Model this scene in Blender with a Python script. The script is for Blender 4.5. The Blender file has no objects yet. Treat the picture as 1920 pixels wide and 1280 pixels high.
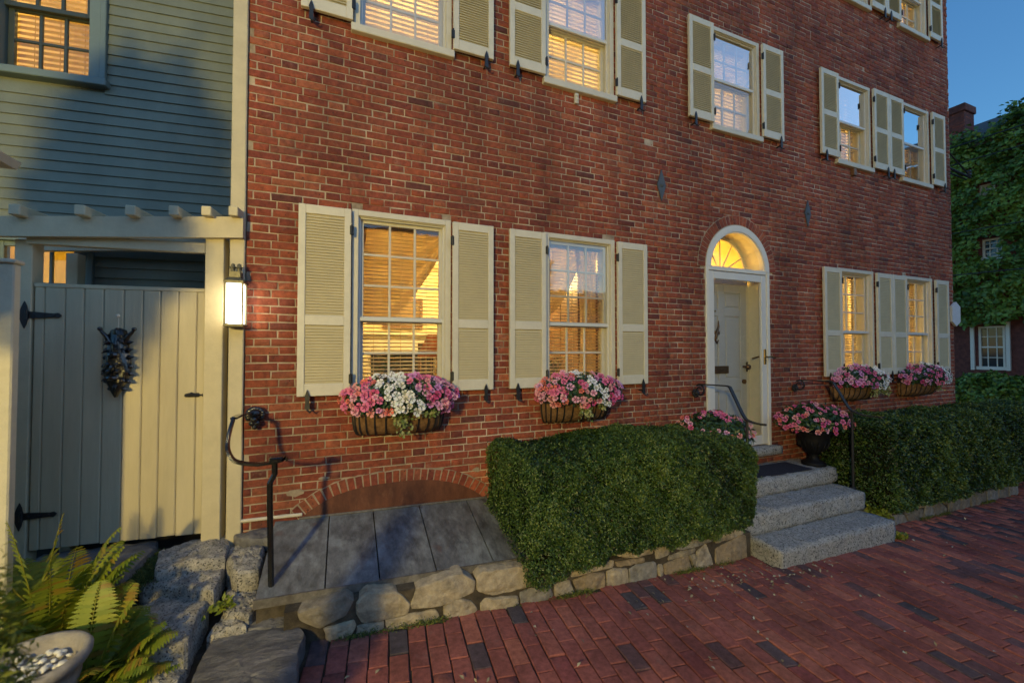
import bpy, bmesh, math, random
import numpy as np
from mathutils import Vector, Matrix, noise

R = math.radians
random.seed(7)
RNG = np.random.default_rng(7)
scene = bpy.context.scene
COL = scene.collection

# ------------------------------------------------------------------ camera
cam_data = bpy.data.cameras.new('camera')
cam_data.sensor_width = 36.0
cam_data.lens = 769.0 / 1920.0 * 36.0
cam_data.clip_start = 0.05
cam_data.clip_end = 600.0
cam = bpy.data.objects.new('camera', cam_data)
cam_data.dof.use_dof = True
cam_data.dof.focus_distance = 5.0
cam_data.dof.aperture_fstop = 2.2
cam.location = (0.0, -3.36, 1.81)
cam.rotation_euler = (R(90 + 1.245), 0.0, R(-22.1))
COL.objects.link(cam)
scene.camera = cam

# ------------------------------------------------------------------ sky, sun, exposure
world = bpy.data.worlds.new('World')
scene.world = world
world.use_nodes = True
wn = world.node_tree
for n in list(wn.nodes):
    wn.nodes.remove(n)
sky = wn.nodes.new('ShaderNodeTexSky')
sky.sky_type = 'NISHITA'
sky.sun_disc = False
sky.sun_elevation = R(6.0)
sky.sun_rotation = R(165.0)
sky.altitude = 0
sky.air_density = 1.25
sky.dust_density = 0.1
sky.ozone_density = 4.8
bg = wn.nodes.new('ShaderNodeBackground')
bg.inputs['Strength'].default_value = 0.128
wo = wn.nodes.new('ShaderNodeOutputWorld')
wn.links.new(sky.outputs[0], bg.inputs[0])
wn.links.new(bg.outputs[0], wo.inputs[0])

sun_data = bpy.data.lights.new('sun', 'SUN')
sun_data.energy = 0.14
sun_data.angle = R(100)
sun_data.color = (1.0, 0.97, 0.92)
sun = bpy.data.objects.new('sun', sun_data)
# afterglow from in front of the facade and to the right, same bearing as sky.sun_rotation
sun.rotation_euler = (R(90 - 6), 0, R(180 - 165))
COL.objects.link(sun)

scene.view_settings.view_transform = 'Standard'
scene.view_settings.look = 'None'
scene.view_settings.gamma = 1.0
scene.view_settings.use_curve_mapping = False
scene.view_settings.exposure = 1.6
scene.render.engine = 'CYCLES'
scene.cycles.use_denoising = True
scene.cycles.max_bounces = 8
scene.cycles.transparent_max_bounces = 24
scene.cycles.sample_clamp_indirect = 4.0
scene.cycles.caustics_reflective = False
scene.cycles.caustics_refractive = False
scene.cycles.use_light_tree = True

LAMP_COLOR = (1.0, 0.75, 0.235)
STREET_L = 480.0      # radiance of the street lamp's globe
LANTERN_L = 3.0
ROOM_COLOR = (1.0, 0.71, 0.24)

# ------------------------------------------------------------------ materials
def newmat(name):
    m = bpy.data.materials.new(name)
    m.use_nodes = True
    nt = m.node_tree
    for n in list(nt.nodes):
        nt.nodes.remove(n)
    out = nt.nodes.new('ShaderNodeOutputMaterial')
    return m, nt, out

def N(nt, t, **kw):
    n = nt.nodes.new(t)
    for k, v in kw.items():
        if k in n.inputs:
            n.inputs[k].default_value = v
        else:
            setattr(n, k, v)
    return n

def ramp(nt, cols, pos=None):
    n = nt.nodes.new('ShaderNodeValToRGB')
    cr = n.color_ramp
    k = len(cols)
    while len(cr.elements) < k:
        cr.elements.new(0.5)
    for i, c in enumerate(cols):
        cr.elements[i].position = (pos[i] if pos else i / max(1, k - 1))
        cr.elements[i].color = (*c, 1)
    return n

def mix(nt, a, b, fac, mode='MIX'):
    n = nt.nodes.new('ShaderNodeMix')
    n.data_type = 'RGBA'
    n.blend_type = mode
    for sock, val in ((n.inputs[0], fac), (n.inputs[6], a), (n.inputs[7], b)):
        if isinstance(val, bpy.types.NodeSocket):
            nt.links.new(val, sock)
        elif isinstance(val, (int, float)):
            sock.default_value = val
        else:
            sock.default_value = (*val, 1)
    return n.outputs[2]

def noise_tex(nt, scale, detail=4, rough=0.6, coords='pos', stretch=None, dist=0.0):
    if coords == 'pos':
        src = nt.nodes.new('ShaderNodeNewGeometry').outputs['Position']
    else:
        src = nt.nodes.new('ShaderNodeTexCoord').outputs['Object']
    if stretch:
        mp = nt.nodes.new('ShaderNodeMapping')
        mp.inputs['Scale'].default_value = stretch
        nt.links.new(src, mp.inputs[0])
        src = mp.outputs[0]
    n = nt.nodes.new('ShaderNodeTexNoise')
    n.inputs['Scale'].default_value = scale
    n.inputs['Detail'].default_value = detail
    n.inputs['Roughness'].default_value = rough
    n.inputs['Distortion'].default_value = dist
    nt.links.new(src, n.inputs['Vector'])
    return n.outputs[0]

def curve01(nt, sock, lo, hi):
    n = nt.nodes.new('ShaderNodeMapRange')
    n.inputs['From Min'].default_value = lo
    n.inputs['From Max'].default_value = hi
    nt.links.new(sock, n.inputs[0])
    return n.outputs[0]

def pmat(name, cols, rough=0.7, tint=False, var=0.25, vscale=6.0, bump=0.0, bscale=40.0, stain=None,
         stain_scale=3.0, stain_lo=0.55, stain_hi=0.75, metallic=0.0, spec=0.5, speck=None, speck_scale=200.0, speck_lo=0.55,
         translucent=0.0, coat=0.0, stretch=None, pos=None, coords='pos', bdist=0.01, broad=0.0, broad_scale=0.9):
    m, nt, out = newmat(name)
    b = nt.nodes.new('ShaderNodeBsdfPrincipled')
    if tint:
        at = nt.nodes.new('ShaderNodeAttribute')
        at.attribute_name = 'tint'
        rp = ramp(nt, cols, pos)
        nt.links.new(at.outputs['Fac'], rp.inputs[0])
        col = rp.outputs[0]
    elif len(cols) > 1:
        nz = noise_tex(nt, vscale * 0.5, 5, 0.65, coords, stretch)
        rp = ramp(nt, cols, pos or [0.3 + 0.4 * i / (len(cols) - 1) for i in range(len(cols))])
        nt.links.new(nz, rp.inputs[0])
        col = rp.outputs[0]
    else:
        rgb = nt.nodes.new('ShaderNodeRGB')
        rgb.outputs[0].default_value = (*cols[0], 1)
        col = rgb.outputs[0]
    if var > 0:
        nz = noise_tex(nt, vscale, 6, 0.7, coords, stretch)
        lo = max(0.0, 1 - var)
        rp2 = ramp(nt, [(lo, lo, lo), (1 + var * 0.6,) * 3], [0.3, 0.7])
        nt.links.new(nz, rp2.inputs[0])
        col = mix(nt, col, rp2.outputs[0], 1.0, 'MULTIPLY')
    if broad > 0:
        nz = noise_tex(nt, broad_scale, 5, 0.65, coords, (1.7, 1.3, .45))
        rp3 = ramp(nt, [(1 - broad,) * 3, (1 + broad * .45,) * 3], [0.32, 0.66])
        nt.links.new(nz, rp3.inputs[0])
        col = mix(nt, col, rp3.outputs[0], 1.0, 'MULTIPLY')
    if stain:
        nz = noise_tex(nt, stain_scale, 6, 0.72, coords, stretch, 0.3)
        col = mix(nt, col, stain, curve01(nt, nz, stain_lo, stain_hi))
    if speck:
        nz = noise_tex(nt, speck_scale, 2, 0.5, coords)
        col = mix(nt, col, speck, curve01(nt, nz, speck_lo, speck_lo + 0.08))
    nt.links.new(col, b.inputs['Base Color'])
    b.inputs['Roughness'].default_value = rough
    b.inputs['Metallic'].default_value = metallic
    b.inputs['Specular IOR Level'].default_value = spec
    b.inputs['Coat Weight'].default_value = coat
    if bump > 0:
        nz = noise_tex(nt, bscale, 6, 0.7, coords, stretch)
        bp = nt.nodes.new('ShaderNodeBump')
        bp.inputs['Strength'].default_value = bump
        bp.inputs['Distance'].default_value = bdist
        nt.links.new(nz, bp.inputs['Height'])
        nt.links.new(bp.outputs[0], b.inputs['Normal'])
    if translucent > 0:
        tr = nt.nodes.new('ShaderNodeBsdfTranslucent')
        nt.links.new(col, tr.inputs[0])
        ms = nt.nodes.new('ShaderNodeMixShader')
        ms.inputs[0].default_value = translucent
        nt.links.new(b.outputs[0], ms.inputs[1])
        nt.links.new(tr.outputs[0], ms.inputs[2])
        nt.links.new(ms.outputs[0], out.inputs[0])
    else:
        nt.links.new(b.outputs[0], out.inputs[0])
    return m

def glass_mat(name, tintc=(1, 1, 1), refl=1.0):
    m, nt, out = newmat(name)
    fr = nt.nodes.new('ShaderNodeFresnel')
    geo = nt.nodes.new('ShaderNodeNewGeometry')
    ior = nt.nodes.new('ShaderNodeMapRange')      # a thin pane reflects alike from either side
    ior.inputs['To Min'].default_value = 1.55
    ior.inputs['To Max'].default_value = 1 / 1.55
    nt.links.new(geo.outputs['Backfacing'], ior.inputs[0])
    nt.links.new(ior.outputs[0], fr.inputs['IOR'])
    mul = nt.nodes.new('ShaderNodeMath')
    mul.operation = 'MULTIPLY'
    mul.use_clamp = True
    mul.inputs[1].default_value = 1.9 * refl
    nt.links.new(fr.outputs[0], mul.inputs[0])
    t = nt.nodes.new('ShaderNodeBsdfTransparent')
    t.inputs[0].default_value = (*tintc, 1)
    g = nt.nodes.new('ShaderNodeBsdfGlossy')
    g.inputs['Roughness'].default_value = 0.02
    nz = noise_tex(nt, 5.0, 2, 0.5)
    bp = nt.nodes.new('ShaderNodeBump')
    bp.inputs['Strength'].default_value = 0.25
    bp.inputs['Distance'].default_value = 0.004
    nt.links.new(nz, bp.inputs['Height'])
    nt.links.new(bp.outputs[0], g.inputs['Normal'])
    ms = nt.nodes.new('ShaderNodeMixShader')
    nt.links.new(mul.outputs[0], ms.inputs[0])
    nt.links.new(t.outputs[0], ms.inputs[1])
    nt.links.new(g.outputs[0], ms.inputs[2])
    nt.links.new(ms.outputs[0], out.inputs[0])
    return m

def emit_mat(name, c, s):
    m, nt, out = newmat(name)
    e = nt.nodes.new('ShaderNodeEmission')
    e.inputs[0].default_value = (*c, 1)
    e.inputs[1].default_value = s
    nt.links.new(e.outputs[0], out.inputs[0])
    return m

def petal_mat():
    m, nt, out = newmat('petal')
    at = nt.nodes.new('ShaderNodeAttribute')
    at.attribute_name = 'petal_color'
    b = nt.nodes.new('ShaderNodeBsdfPrincipled')
    b.inputs['Roughness'].default_value = 0.6
    nt.links.new(at.outputs['Color'], b.inputs['Base Color'])
    tr = nt.nodes.new('ShaderNodeBsdfTranslucent')
    nt.links.new(at.outputs['Color'], tr.inputs[0])
    ms = nt.nodes.new('ShaderNodeMixShader')
    ms.inputs[0].default_value = 0.25
    nt.links.new(b.outputs[0], ms.inputs[1])
    nt.links.new(tr.outputs[0], ms.inputs[2])
    nt.links.new(ms.outputs[0], out.inputs[0])
    return m

M = {}
M['brick'] = pmat('brick', [(.105, .037, .033), (.215, .047, .029), (.285, .062, .033), (.35, .085, .038), (.255, .058, .036), (.39, .115, .055), (.185, .056, .043)],
                  0.85, broad=.42, tint=True, var=0.5, vscale=24, bump=1.0, bscale=70, bdist=0.009, stain=(.40, .29, .22), stain_scale=6.5, stain_lo=0.60, stain_hi=0.92,
                  speck=(.04, .02, .018), speck_scale=55, speck_lo=0.66)
M['mortar'] = pmat('mortar', [(.28, .21, .15), (.48, .385, .29), (.60, .50, .39)], 0.95, broad=.35, var=0.35, vscale=5, bump=0.7, bscale=140)
M['pale_mortar'] = pmat('pale_mortar', [(.30, .235, .17), (.42, .345, .26)], 0.95, var=0.3, vscale=14, bump=0.7, bscale=140)
M['paver'] = pmat('paver', [(.09, .082, .095), (.15, .085, .09), (.25, .082, .077), (.35, .115, .092), (.30, .094, .082), (.43, .15, .105), (.24, .066, .068)],
                  0.92, spec=.3, broad=.4, broad_scale=1.3, tint=True, var=0.4, vscale=30, bump=0.6, bscale=110, bdist=0.006, stain=(.22, .14, .125), stain_scale=9, stain_lo=0.58, stain_hi=0.95,
                  pos=[0, .14, .2, .4, .6, .85, 1])
M['paver_bed'] = pmat('paver_bed', [(.035, .028, .022), (.085, .07, .05)], 0.95, var=0.4, vscale=20, bump=0.6, bscale=120, stain=(.05, .075, .025), stain_scale=2.5, stain_lo=.55, stain_hi=.7)
M['trim'] = pmat('trim', [(.60, .565, .47)], 0.5, var=0.08, vscale=9, bump=0.15, bscale=60, stain=(.42, .37, .28), stain_scale=9, stain_lo=0.66, stain_hi=0.9)
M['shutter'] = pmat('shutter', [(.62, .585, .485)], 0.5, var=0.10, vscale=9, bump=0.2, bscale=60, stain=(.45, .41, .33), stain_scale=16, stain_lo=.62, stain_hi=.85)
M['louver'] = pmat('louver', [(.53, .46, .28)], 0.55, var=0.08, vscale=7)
M['white'] = pmat('white', [(.68, .66, .60)], 0.4, var=0.06, vscale=8)
M['sash'] = pmat('sash', [(.60, .575, .50)], 0.45, var=0.08, vscale=12)
M['door_paint'] = pmat('door_paint', [(.44, .445, .44)], 0.45, var=0.06, vscale=8)
M['storm'] = pmat('storm', [(.62, .62, .60)], 0.4, var=0.04)
M['glass'] = glass_mat('glass', (.96, .97, .96))
M['storm_glass'] = glass_mat('storm_glass', (.93, .94, .94), 3.8)
M['storm_low'] = glass_mat('storm_low', (.94, .95, .95), 1.5)
M['door_glass'] = glass_mat('door_glass', (.95, .96, .96), .6)
M['blind'] = pmat('blind', [(.72, .62, .42)], 0.6, var=0.05, translucent=0.45)
M['gold_blind'] = pmat('gold_blind', [(.66, .48, .10)], 0.6, var=0.1, translucent=0.55)
M['wood_blind'] = pmat('wood_blind', [(.50, .38, .22)], 0.6, var=0.1, translucent=0.12)
M['curtain'] = pmat('curtain', [(.62, .48, .27), (.50, .35, .19)], 0.9, var=0.25, vscale=14, translucent=0.6, bump=.3, bscale=30)
M['sheer'] = pmat('sheer', [(.75, .68, .52)], 0.9, var=0.1, vscale=12, translucent=0.55)
M['room'] = pmat('room', [(.74, .62, .40)], 0.8, var=0.06, vscale=1.2)
M['iron'] = pmat('iron', [(.008, .008, .009)], 0.2, var=0.2, vscale=20, bump=0.25, bscale=70, spec=0.6, coat=.4)
M['iron_dull'] = pmat('iron_dull', [(.016, .016, .018)], 0.45, var=0.2, vscale=20, bump=0.3, bscale=80)
M['iron_black'] = pmat('iron_black', [(.007, .007, .009)], 0.6, var=0.2, vscale=20, bump=0.3, bscale=80, spec=.25)
M['tie_iron'] = pmat('tie_iron', [(.075, .09, .11)], 0.6, var=0.3, vscale=20, bump=0.3, bscale=80)
M['brass'] = pmat('brass', [(.38, .25, .09)], 0.3, metallic=1.0, var=0.2, vscale=30)
M['bronze'] = pmat('bronze', [(.22, .13, .07)], 0.4, metallic=0.9, var=0.3, vscale=30)
M['granite'] = pmat('granite', [(.30, .30, .29), (.43, .42, .41)], 0.85, var=0.3, vscale=35, bump=0.9, bscale=120, bdist=0.008, speck=(.05, .05, .055), speck_scale=75, speck_lo=0.56,
                    stain=(.19, .17, .15), stain_scale=3.2, stain_lo=.55, stain_hi=.85)
M['fieldstone'] = pmat('fieldstone', [(.15, .14, .135), (.33, .28, .20), (.46, .38, .26), (.41, .355, .275), (.25, .245, .235), (.36, .26, .14)],
                       0.88, tint=True, var=0.45, vscale=16, bump=1.0, bscale=35, bdist=0.012, stain=(.10, .075, .045), stain_scale=9, stain_lo=.52, stain_hi=.8)
M['wall_core'] = pmat('wall_core', [(.04, .032, .022), (.10, .08, .055)], 0.95, var=0.4, vscale=15, bump=.7, bscale=60)
M['slab_granite'] = pmat('slab_granite', [(.33, .315, .285), (.54, .50, .44)], 0.9, var=0.45, vscale=22, bump=1.0, bscale=45, bdist=0.02, speck=(.06, .06, .06), speck_scale=95, speck_lo=0.56,
                         stain=(.20, .14, .07), stain_scale=5, stain_lo=.58, stain_hi=.85)
M['slate'] = pmat('slate', [(.11, .11, .12), (.20, .19, .19)], 0.55, var=0.45, vscale=8, bump=1.0, bscale=14, bdist=0.02, stain=(.30, .28, .27), stain_scale=6, stain_lo=.55, stain_hi=.8, stretch=(1, 2.2, 1))
M['lead'] = pmat('lead', [(.10, .105, .115), (.19, .205, .22)], 0.5, stretch=(1.6, .8, .8), var=0.5, vscale=9, bump=0.35, bscale=30, stain=(.32, .36, .38), stain_scale=5, stain_lo=.52, stain_hi=.85, spec=.6,
                 speck=(.13, .09, .085), speck_scale=5, speck_lo=.66)
M['lead_edge'] = pmat('lead_edge', [(.10, .085, .07), (.17, .16, .15)], 0.6, var=0.4, vscale=18, bump=.3, bscale=40)
M['red_board'] = pmat('red_board', [(.085, .026, .014), (.15, .052, .027)], 0.7, var=0.35, vscale=9, bump=.3, bscale=40, stain=(.22, .10, .065), stain_scale=8, stain_lo=.58, stain_hi=.85, stretch=(1, 1, .5))
M['clap'] = pmat('clap', [(.185, .21, .17)], 0.6, broad=.2, broad_scale=.8, var=0.12, vscale=5, bump=0.15, bscale=50)
M['clap_trim'] = pmat('clap_trim', [(.15, .205, .21)], 0.5, var=0.08, vscale=6)
M['dark_sash'] = pmat('dark_sash', [(.04, .055, .055)], 0.5, var=0.1)
M['gate'] = pmat('gate', [(.50, .44, .305)], 0.6, broad=.15, broad_scale=1.6, var=0.12, vscale=6, bump=0.35, bscale=40, stretch=(1, 1, .12), stain=(.38, .32, .23), stain_scale=7, stain_lo=.62, stain_hi=.9)
M['pergola'] = pmat('pergola', [(.55, .485, .335)], 0.6, var=0.12, vscale=7, bump=0.25, bscale=40)
M['stucco'] = pmat('stucco', [(.58, .54, .42)], 0.85, var=0.15, vscale=4, bump=0.7, bscale=18)
M['copper'] = pmat('copper', [(.12, .115, .08), (.18, .165, .11)], 0.5, metallic=0.5, var=0.3, vscale=25)
M['lantern_glow'] = emit_mat('lantern_glow', (1.0, 0.86, 0.60), LANTERN_L)
M['street_glow'] = emit_mat('street_glow', LAMP_COLOR, STREET_L)
M['mat'] = pmat('mat', [(.012, .014, .032)], 0.95, var=0.3, vscale=40, bump=0.8, bscale=300)
M['soil'] = pmat('soil', [(.03, .022, .016), (.05, .038, .026)], 0.95, var=0.4, vscale=20, bump=0.9, bscale=60)
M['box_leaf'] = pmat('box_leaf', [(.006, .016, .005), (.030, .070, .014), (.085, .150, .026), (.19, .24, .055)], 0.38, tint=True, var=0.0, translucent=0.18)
M['ivy_leaf'] = pmat('ivy_leaf', [(.022, .06, .012), (.095, .185, .025), (.21, .32, .045)], 0.45, tint=True, var=0.0, translucent=0.2)
M['imp_leaf'] = pmat('imp_leaf', [(.012, .035, .012), (.03, .075, .022), (.05, .10, .03)], 0.4, tint=True, var=0.0, translucent=0.15)
M['vine_leaf'] = pmat('vine_leaf', [(.10, .16, .035), (.24, .29, .09), (.48, .46, .22)], 0.5, tint=True, var=0.0, translucent=0.2)
M['fern_leaf'] = pmat('fern_leaf', [(.03, .07, .012), (.13, .20, .02), (.30, .34, .03), (.32, .20, .03)], 0.5, tint=True, var=0.0, translucent=0.35, pos=[0, .4, .85, 1])
M['conifer'] = pmat('conifer', [(.025, .05, .01), (.12, .16, .02), (.26, .27, .03)], 0.6, tint=True, var=0.0, translucent=0.2)
M['tree_leaf'] = pmat('tree_leaf', [(.02, .04, .01), (.05, .09, .02)], 0.5, tint=True, var=0.0, translucent=0.2)
M['moss'] = pmat('moss', [(.025, .05, .01), (.08, .11, .02), (.20, .20, .03)], 0.8, tint=True, var=0.0)
M['bark'] = pmat('bark', [(.05, .038, .028), (.10, .08, .06)], 0.9, var=0.5, vscale=14, bump=1.0, bscale=25, stretch=(1, 1, .25))
M['twig'] = pmat('twig', [(.09, .06, .035)], 0.9, var=0.3, vscale=30)
M['hedge_core'] = pmat('hedge_core', [(.008, .012, .005), (.02, .02, .01)], 1.0, var=0.5, vscale=30, spec=0.1)
M['petal'] = petal_mat()
M['coir'] = pmat('coir', [(.17, .085, .035), (.27, .15, .065)], 0.95, var=0.4, vscale=25, bump=0.9, bscale=110)
M['pebble'] = pmat('pebble', [(.70, .69, .66)], 0.5, var=0.1, vscale=30)
M['planter'] = pmat('planter', [(.26, .23, .20), (.36, .33, .29)], 0.8, var=0.25, vscale=14, bump=0.4, bscale=60)
M['asphalt'] = pmat('asphalt', [(.04, .04, .043), (.06, .06, .06)], 0.9, var=0.3, vscale=20, bump=.6, bscale=200)
M['far_brick'] = pmat('far_brick', [(.10, .035, .03), (.16, .05, .04)], 0.9, var=0.4, vscale=9, bump=.5, bscale=60)
M['far_siding'] = pmat('far_siding', [(.30, .28, .25)], 0.7, var=0.1, vscale=3)
M['roof'] = pmat('roof', [(.05, .05, .055), (.08, .08, .085)], 0.9, var=0.3, vscale=8, bump=.4, bscale=30)
M['dark_glass'] = pmat('dark_glass', [(.02, .028, .035)], 0.06, var=0.0, spec=0.8)
M['plaque'] = pmat('plaque', [(.62, .64, .66)], 0.5, var=0.06, vscale=12)
M['shade'] = pmat('shade', [(.45, .16, .08)], 0.8, var=.05, translucent=.4)
M['wood'] = pmat('wood', [(.16, .08, .035)], 0.5, var=.25, vscale=8)
M['dry_leaf'] = pmat('dry_leaf', [(.16, .11, .06), (.36, .30, .18), (.48, .45, .36)], 0.8, tint=True, var=0)

# ------------------------------------------------------------------ mesh helpers
class MB:
    """collects shapes; build() links them as ONE mesh object"""
    def __init__(s):
        s.v = []; s.f = []; s.t = []
    def add(s, vs, fs, tint=None):
        o = len(s.v)
        s.v.extend([tuple(p) for p in vs])
        s.f.extend([tuple(i + o for i in f) for f in fs])
        s.t.extend([0.5 if tint is None else tint] * len(vs))
        return s
    def box(s, x0, x1, y0, y1, z0, z1, c=0.0, tint=None):
        x0, x1 = min(x0, x1), max(x0, x1); y0, y1 = min(y0, y1), max(y0, y1); z0, z1 = min(z0, z1), max(z0, z1)
        if c <= 0:
            v = [(x0, y0, z0), (x1, y0, z0), (x1, y1, z0), (x0, y1, z0), (x0, y0, z1), (x1, y0, z1), (x1, y1, z1), (x0, y1, z1)]
            f = [(3, 2, 1, 0), (4, 5, 6, 7), (0, 1, 5, 4), (1, 2, 6, 5), (2, 3, 7, 6), (3, 0, 4, 7)]
            return s.add(v, f, tint)
        c = min(c, (x1 - x0) * .45, (y1 - y0) * .45, (z1 - z0) * .45)
        X = (x0, x1); Y = (y0, y1); Z = (z0, z1)
        v = []; idx = {}
        for i in (0, 1):
            for j in (0, 1):
                for k in (0, 1):
                    sx, sy, sz = (1 - 2 * i) * c, (1 - 2 * j) * c, (1 - 2 * k) * c
                    idx[i, j, k, 0] = len(v); v.append((X[i], Y[j] + sy, Z[k] + sz))
                    idx[i, j, k, 1] = len(v); v.append((X[i] + sx, Y[j], Z[k] + sz))
                    idx[i, j, k, 2] = len(v); v.append((X[i] + sx, Y[j] + sy, Z[k]))
        f = []
        for a in range(3):
            for e in (0, 1):
                o = [q for q in range(3) if q != a]
                def key(p, q):
                    t = [0, 0, 0]; t[a] = e; t[o[0]] = p; t[o[1]] = q
                    return idx[t[0], t[1], t[2], a]
                f.append((key(0, 0), key(1, 0), key(1, 1), key(0, 1)))
        for a in range(3):
            o = [q for q in range(3) if q != a]
            for p in (0, 1):
                for q in (0, 1):
                    def key(e, face):
                        t = [0, 0, 0]; t[a] = e; t[o[0]] = p; t[o[1]] = q
                        return idx[t[0], t[1], t[2], face]
                    f.append((key(0, o[0]), key(0, o[1]), key(1, o[1]), key(1, o[0])))
        for i in (0, 1):
            for j in (0, 1):
                for k in (0, 1):
                    f.append((idx[i, j, k, 0], idx[i, j, k, 1], idx[i, j, k, 2]))
        return s.add(v, f, tint)
    def tube(s, pts, r, n=8, cap=True, tint=None):
        pts = [Vector(p) for p in pts]
        m = len(pts)
        rr = r if isinstance(r, (list, tuple)) else [r] * m
        tang = []
        for i in range(m):
            a = pts[max(0, i - 1)]; b = pts[min(m - 1, i + 1)]
            d = (b - a)
            tang.append(d.normalized() if d.length > 1e-9 else Vector((0, 0, 1)))
        up = Vector((0, 0, 1)) if abs(tang[0].z) < .9 else Vector((1, 0, 0))
        nrm = (up - tang[0] * up.dot(tang[0])).normalized()
        v = []
        for i in range(m):
            nrm = (nrm - tang[i] * nrm.dot(tang[i]))
            nrm = nrm.normalized() if nrm.length > 1e-6 else tang[i].orthogonal().normalized()
            bn = tang[i].cross(nrm)
            for k in range(n):
                a = 2 * math.pi * (k + .5) / n
                v.append(pts[i] + (nrm * math.cos(a) + bn * math.sin(a)) * rr[i])
        f = []
        for i in range(m - 1):
            for k in range(n):
                k2 = (k + 1) % n
                f.append((i * n + k, i * n + k2, (i + 1) * n + k2, (i + 1) * n + k))
        if cap:
            f.append(tuple(range(n - 1, -1, -1)))
            f.append(tuple((m - 1) * n + k for k in range(n)))
        return s.add(v, f, tint)
    def ribbon(s, pts, wvec, w, t):
        """flat bar swept along pts: wvec list of width directions"""
        pts = [Vector(p) for p in pts]; m = len(pts); v = []; f = []
        for i in range(m):
            d = (pts[min(m - 1, i + 1)] - pts[max(0, i - 1)]).normalized()
            wv = Vector(wvec[i] if isinstance(wvec[0], (tuple, list, Vector)) else wvec)
            wv = (wv - d * wv.dot(d)).normalized()
            nv = d.cross(wv)
            for a, b in ((-1, -1), (1, -1), (1, 1), (-1, 1)):
                v.append(pts[i] + wv * (a * w / 2) + nv * (b * t / 2))
        for i in range(m - 1):
            for k in range(4):
                k2 = (k + 1) % 4
                f.append((i * 4 + k, i * 4 + k2, i * 4 + 4 + k2, i * 4 + 4 + k))
        f.append((3, 2, 1, 0)); f.append(tuple((m - 1) * 4 + k for k in range(4)))
        return s.add(v, f)
    def lathe(s, prof, n=24, c=(0, 0, 0), tint=None):
        v = []; f = []
        for (r, z) in prof:
            for k in range(n):
                a = 2 * math.pi * k / n
                v.append((c[0] + r * math.cos(a), c[1] + r * math.sin(a), c[2] + z))
        for i in range(len(prof) - 1):
            for k in range(n):
                k2 = (k + 1) % n
                f.append((i * n + k, i * n + k2, (i + 1) * n + k2, (i + 1) * n + k))
        f.append(tuple(range(n - 1, -1, -1)))
        f.append(tuple((len(prof) - 1) * n + k for k in range(n)))
        return s.add(v, f, tint)
    def ball(s, c, r, n=10, sc=(1, 1, 1), tint=None):
        v = []; f = []; m = n // 2 + 1
        for i in range(1, m):
            th = math.pi * i / m
            for k in range(n):
                a = 2 * math.pi * k / n
                v.append((c[0] + r * sc[0] * math.sin(th) * math.cos(a), c[1] + r * sc[1] * math.sin(th) * math.sin(a), c[2] + r * sc[2] * math.cos(th)))
        top = len(v); v.append((c[0], c[1], c[2] + r * sc[2])); bot = len(v); v.append((c[0], c[1], c[2] - r * sc[2]))
        for i in range(m - 2):
            for k in range(n):
                k2 = (k + 1) % n
                f.append((i * n + k, (i + 1) * n + k, (i + 1) * n + k2, i * n + k2))
        for k in range(n):
            k2 = (k + 1) % n
            f.append((top, k, k2)); f.append((bot, (m - 2) * n + k2, (m - 2) * n + k))
        return s.add(v, f, tint)
    def prism(s, poly, axis, a, b):
        """polygon (2D, ccw) extruded from a to b along axis ('y' or 'z' or 'x')"""
        def P(p, t):
            return {'y': (p[0], t, p[1]), 'z': (p[0], p[1], t), 'x': (t, p[0], p[1])}[axis]
        n = len(poly)
        v = [P(p, a) for p in poly] + [P(p, b) for p in poly]
        f = [tuple(range(n - 1, -1, -1)), tuple(range(n, 2 * n))]
        for i in range(n):
            j = (i + 1) % n
            f.append((i, j, n + j, n + i))
        return s.add(v, f)
    def build(s, name, mat, parent=None, smooth=False, fix=True, **tags):
        me = bpy.data.meshes.new(name)
        me.from_pydata(s.v, [], s.f)
        at = me.attributes.new('tint', 'FLOAT', 'POINT')
        at.data.foreach_set('value', np.array(s.t, dtype=np.float32))
        if fix:
            bm = bmesh.new(); bm.from_mesh(me)
            bmesh.ops.recalc_face_normals(bm, faces=bm.faces)
            bm.to_mesh(me); bm.free()
        if smooth:
            me.polygons.foreach_set('use_smooth', [True] * len(me.polygons))
        me.materials.append(M[mat] if isinstance(mat, str) else mat)
        return link(name, me, parent, **tags)

def link(name, me, parent=None, **tags):
    o = bpy.data.objects.new(name, me)
    COL.objects.link(o)
    if parent is not None:
        o.parent = parent
    for k, v in tags.items():
        o[k] = v
    return o

def thing(name, label, cat, loc=(0, 0, 0), rz=0.0, group=None):
    o = bpy.data.objects.new(name, None)
    o.empty_display_size = 0.1
    COL.objects.link(o)
    o.location = loc
    o.rotation_euler = (0, 0, rz)
    o['label'] = label
    o['category'] = cat
    if group:
        o['group'] = group
    return o

def np_mesh(name, verts, tris, mat, parent=None, tint=None, quads=False, **tags):
    """fast mesh from numpy arrays"""
    me = bpy.data.meshes.new(name)
    k = tris.shape[1]
    me.vertices.add(len(verts)); me.vertices.foreach_set('co', np.ascontiguousarray(verts, dtype=np.float32).ravel())
    me.loops.add(tris.size); me.loops.foreach_set('vertex_index', np.ascontiguousarray(tris, dtype=np.int32).ravel())
    me.polygons.add(len(tris)); me.polygons.foreach_set('loop_start', np.arange(0, tris.size, k, dtype=np.int32))
    me.update(calc_edges=True)
    at = me.attributes.new('tint', 'FLOAT', 'POINT')
    at.data.foreach_set('value', np.full(len(verts), .5, np.float32) if tint is None else np.asarray(tint, np.float32))
    me.materials.append(M[mat])
    me.validate()
    return link(name, me, parent, **tags)

def unit(a):
    return a / np.maximum(np.linalg.norm(a, axis=1, keepdims=True), 1e-9)

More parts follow.
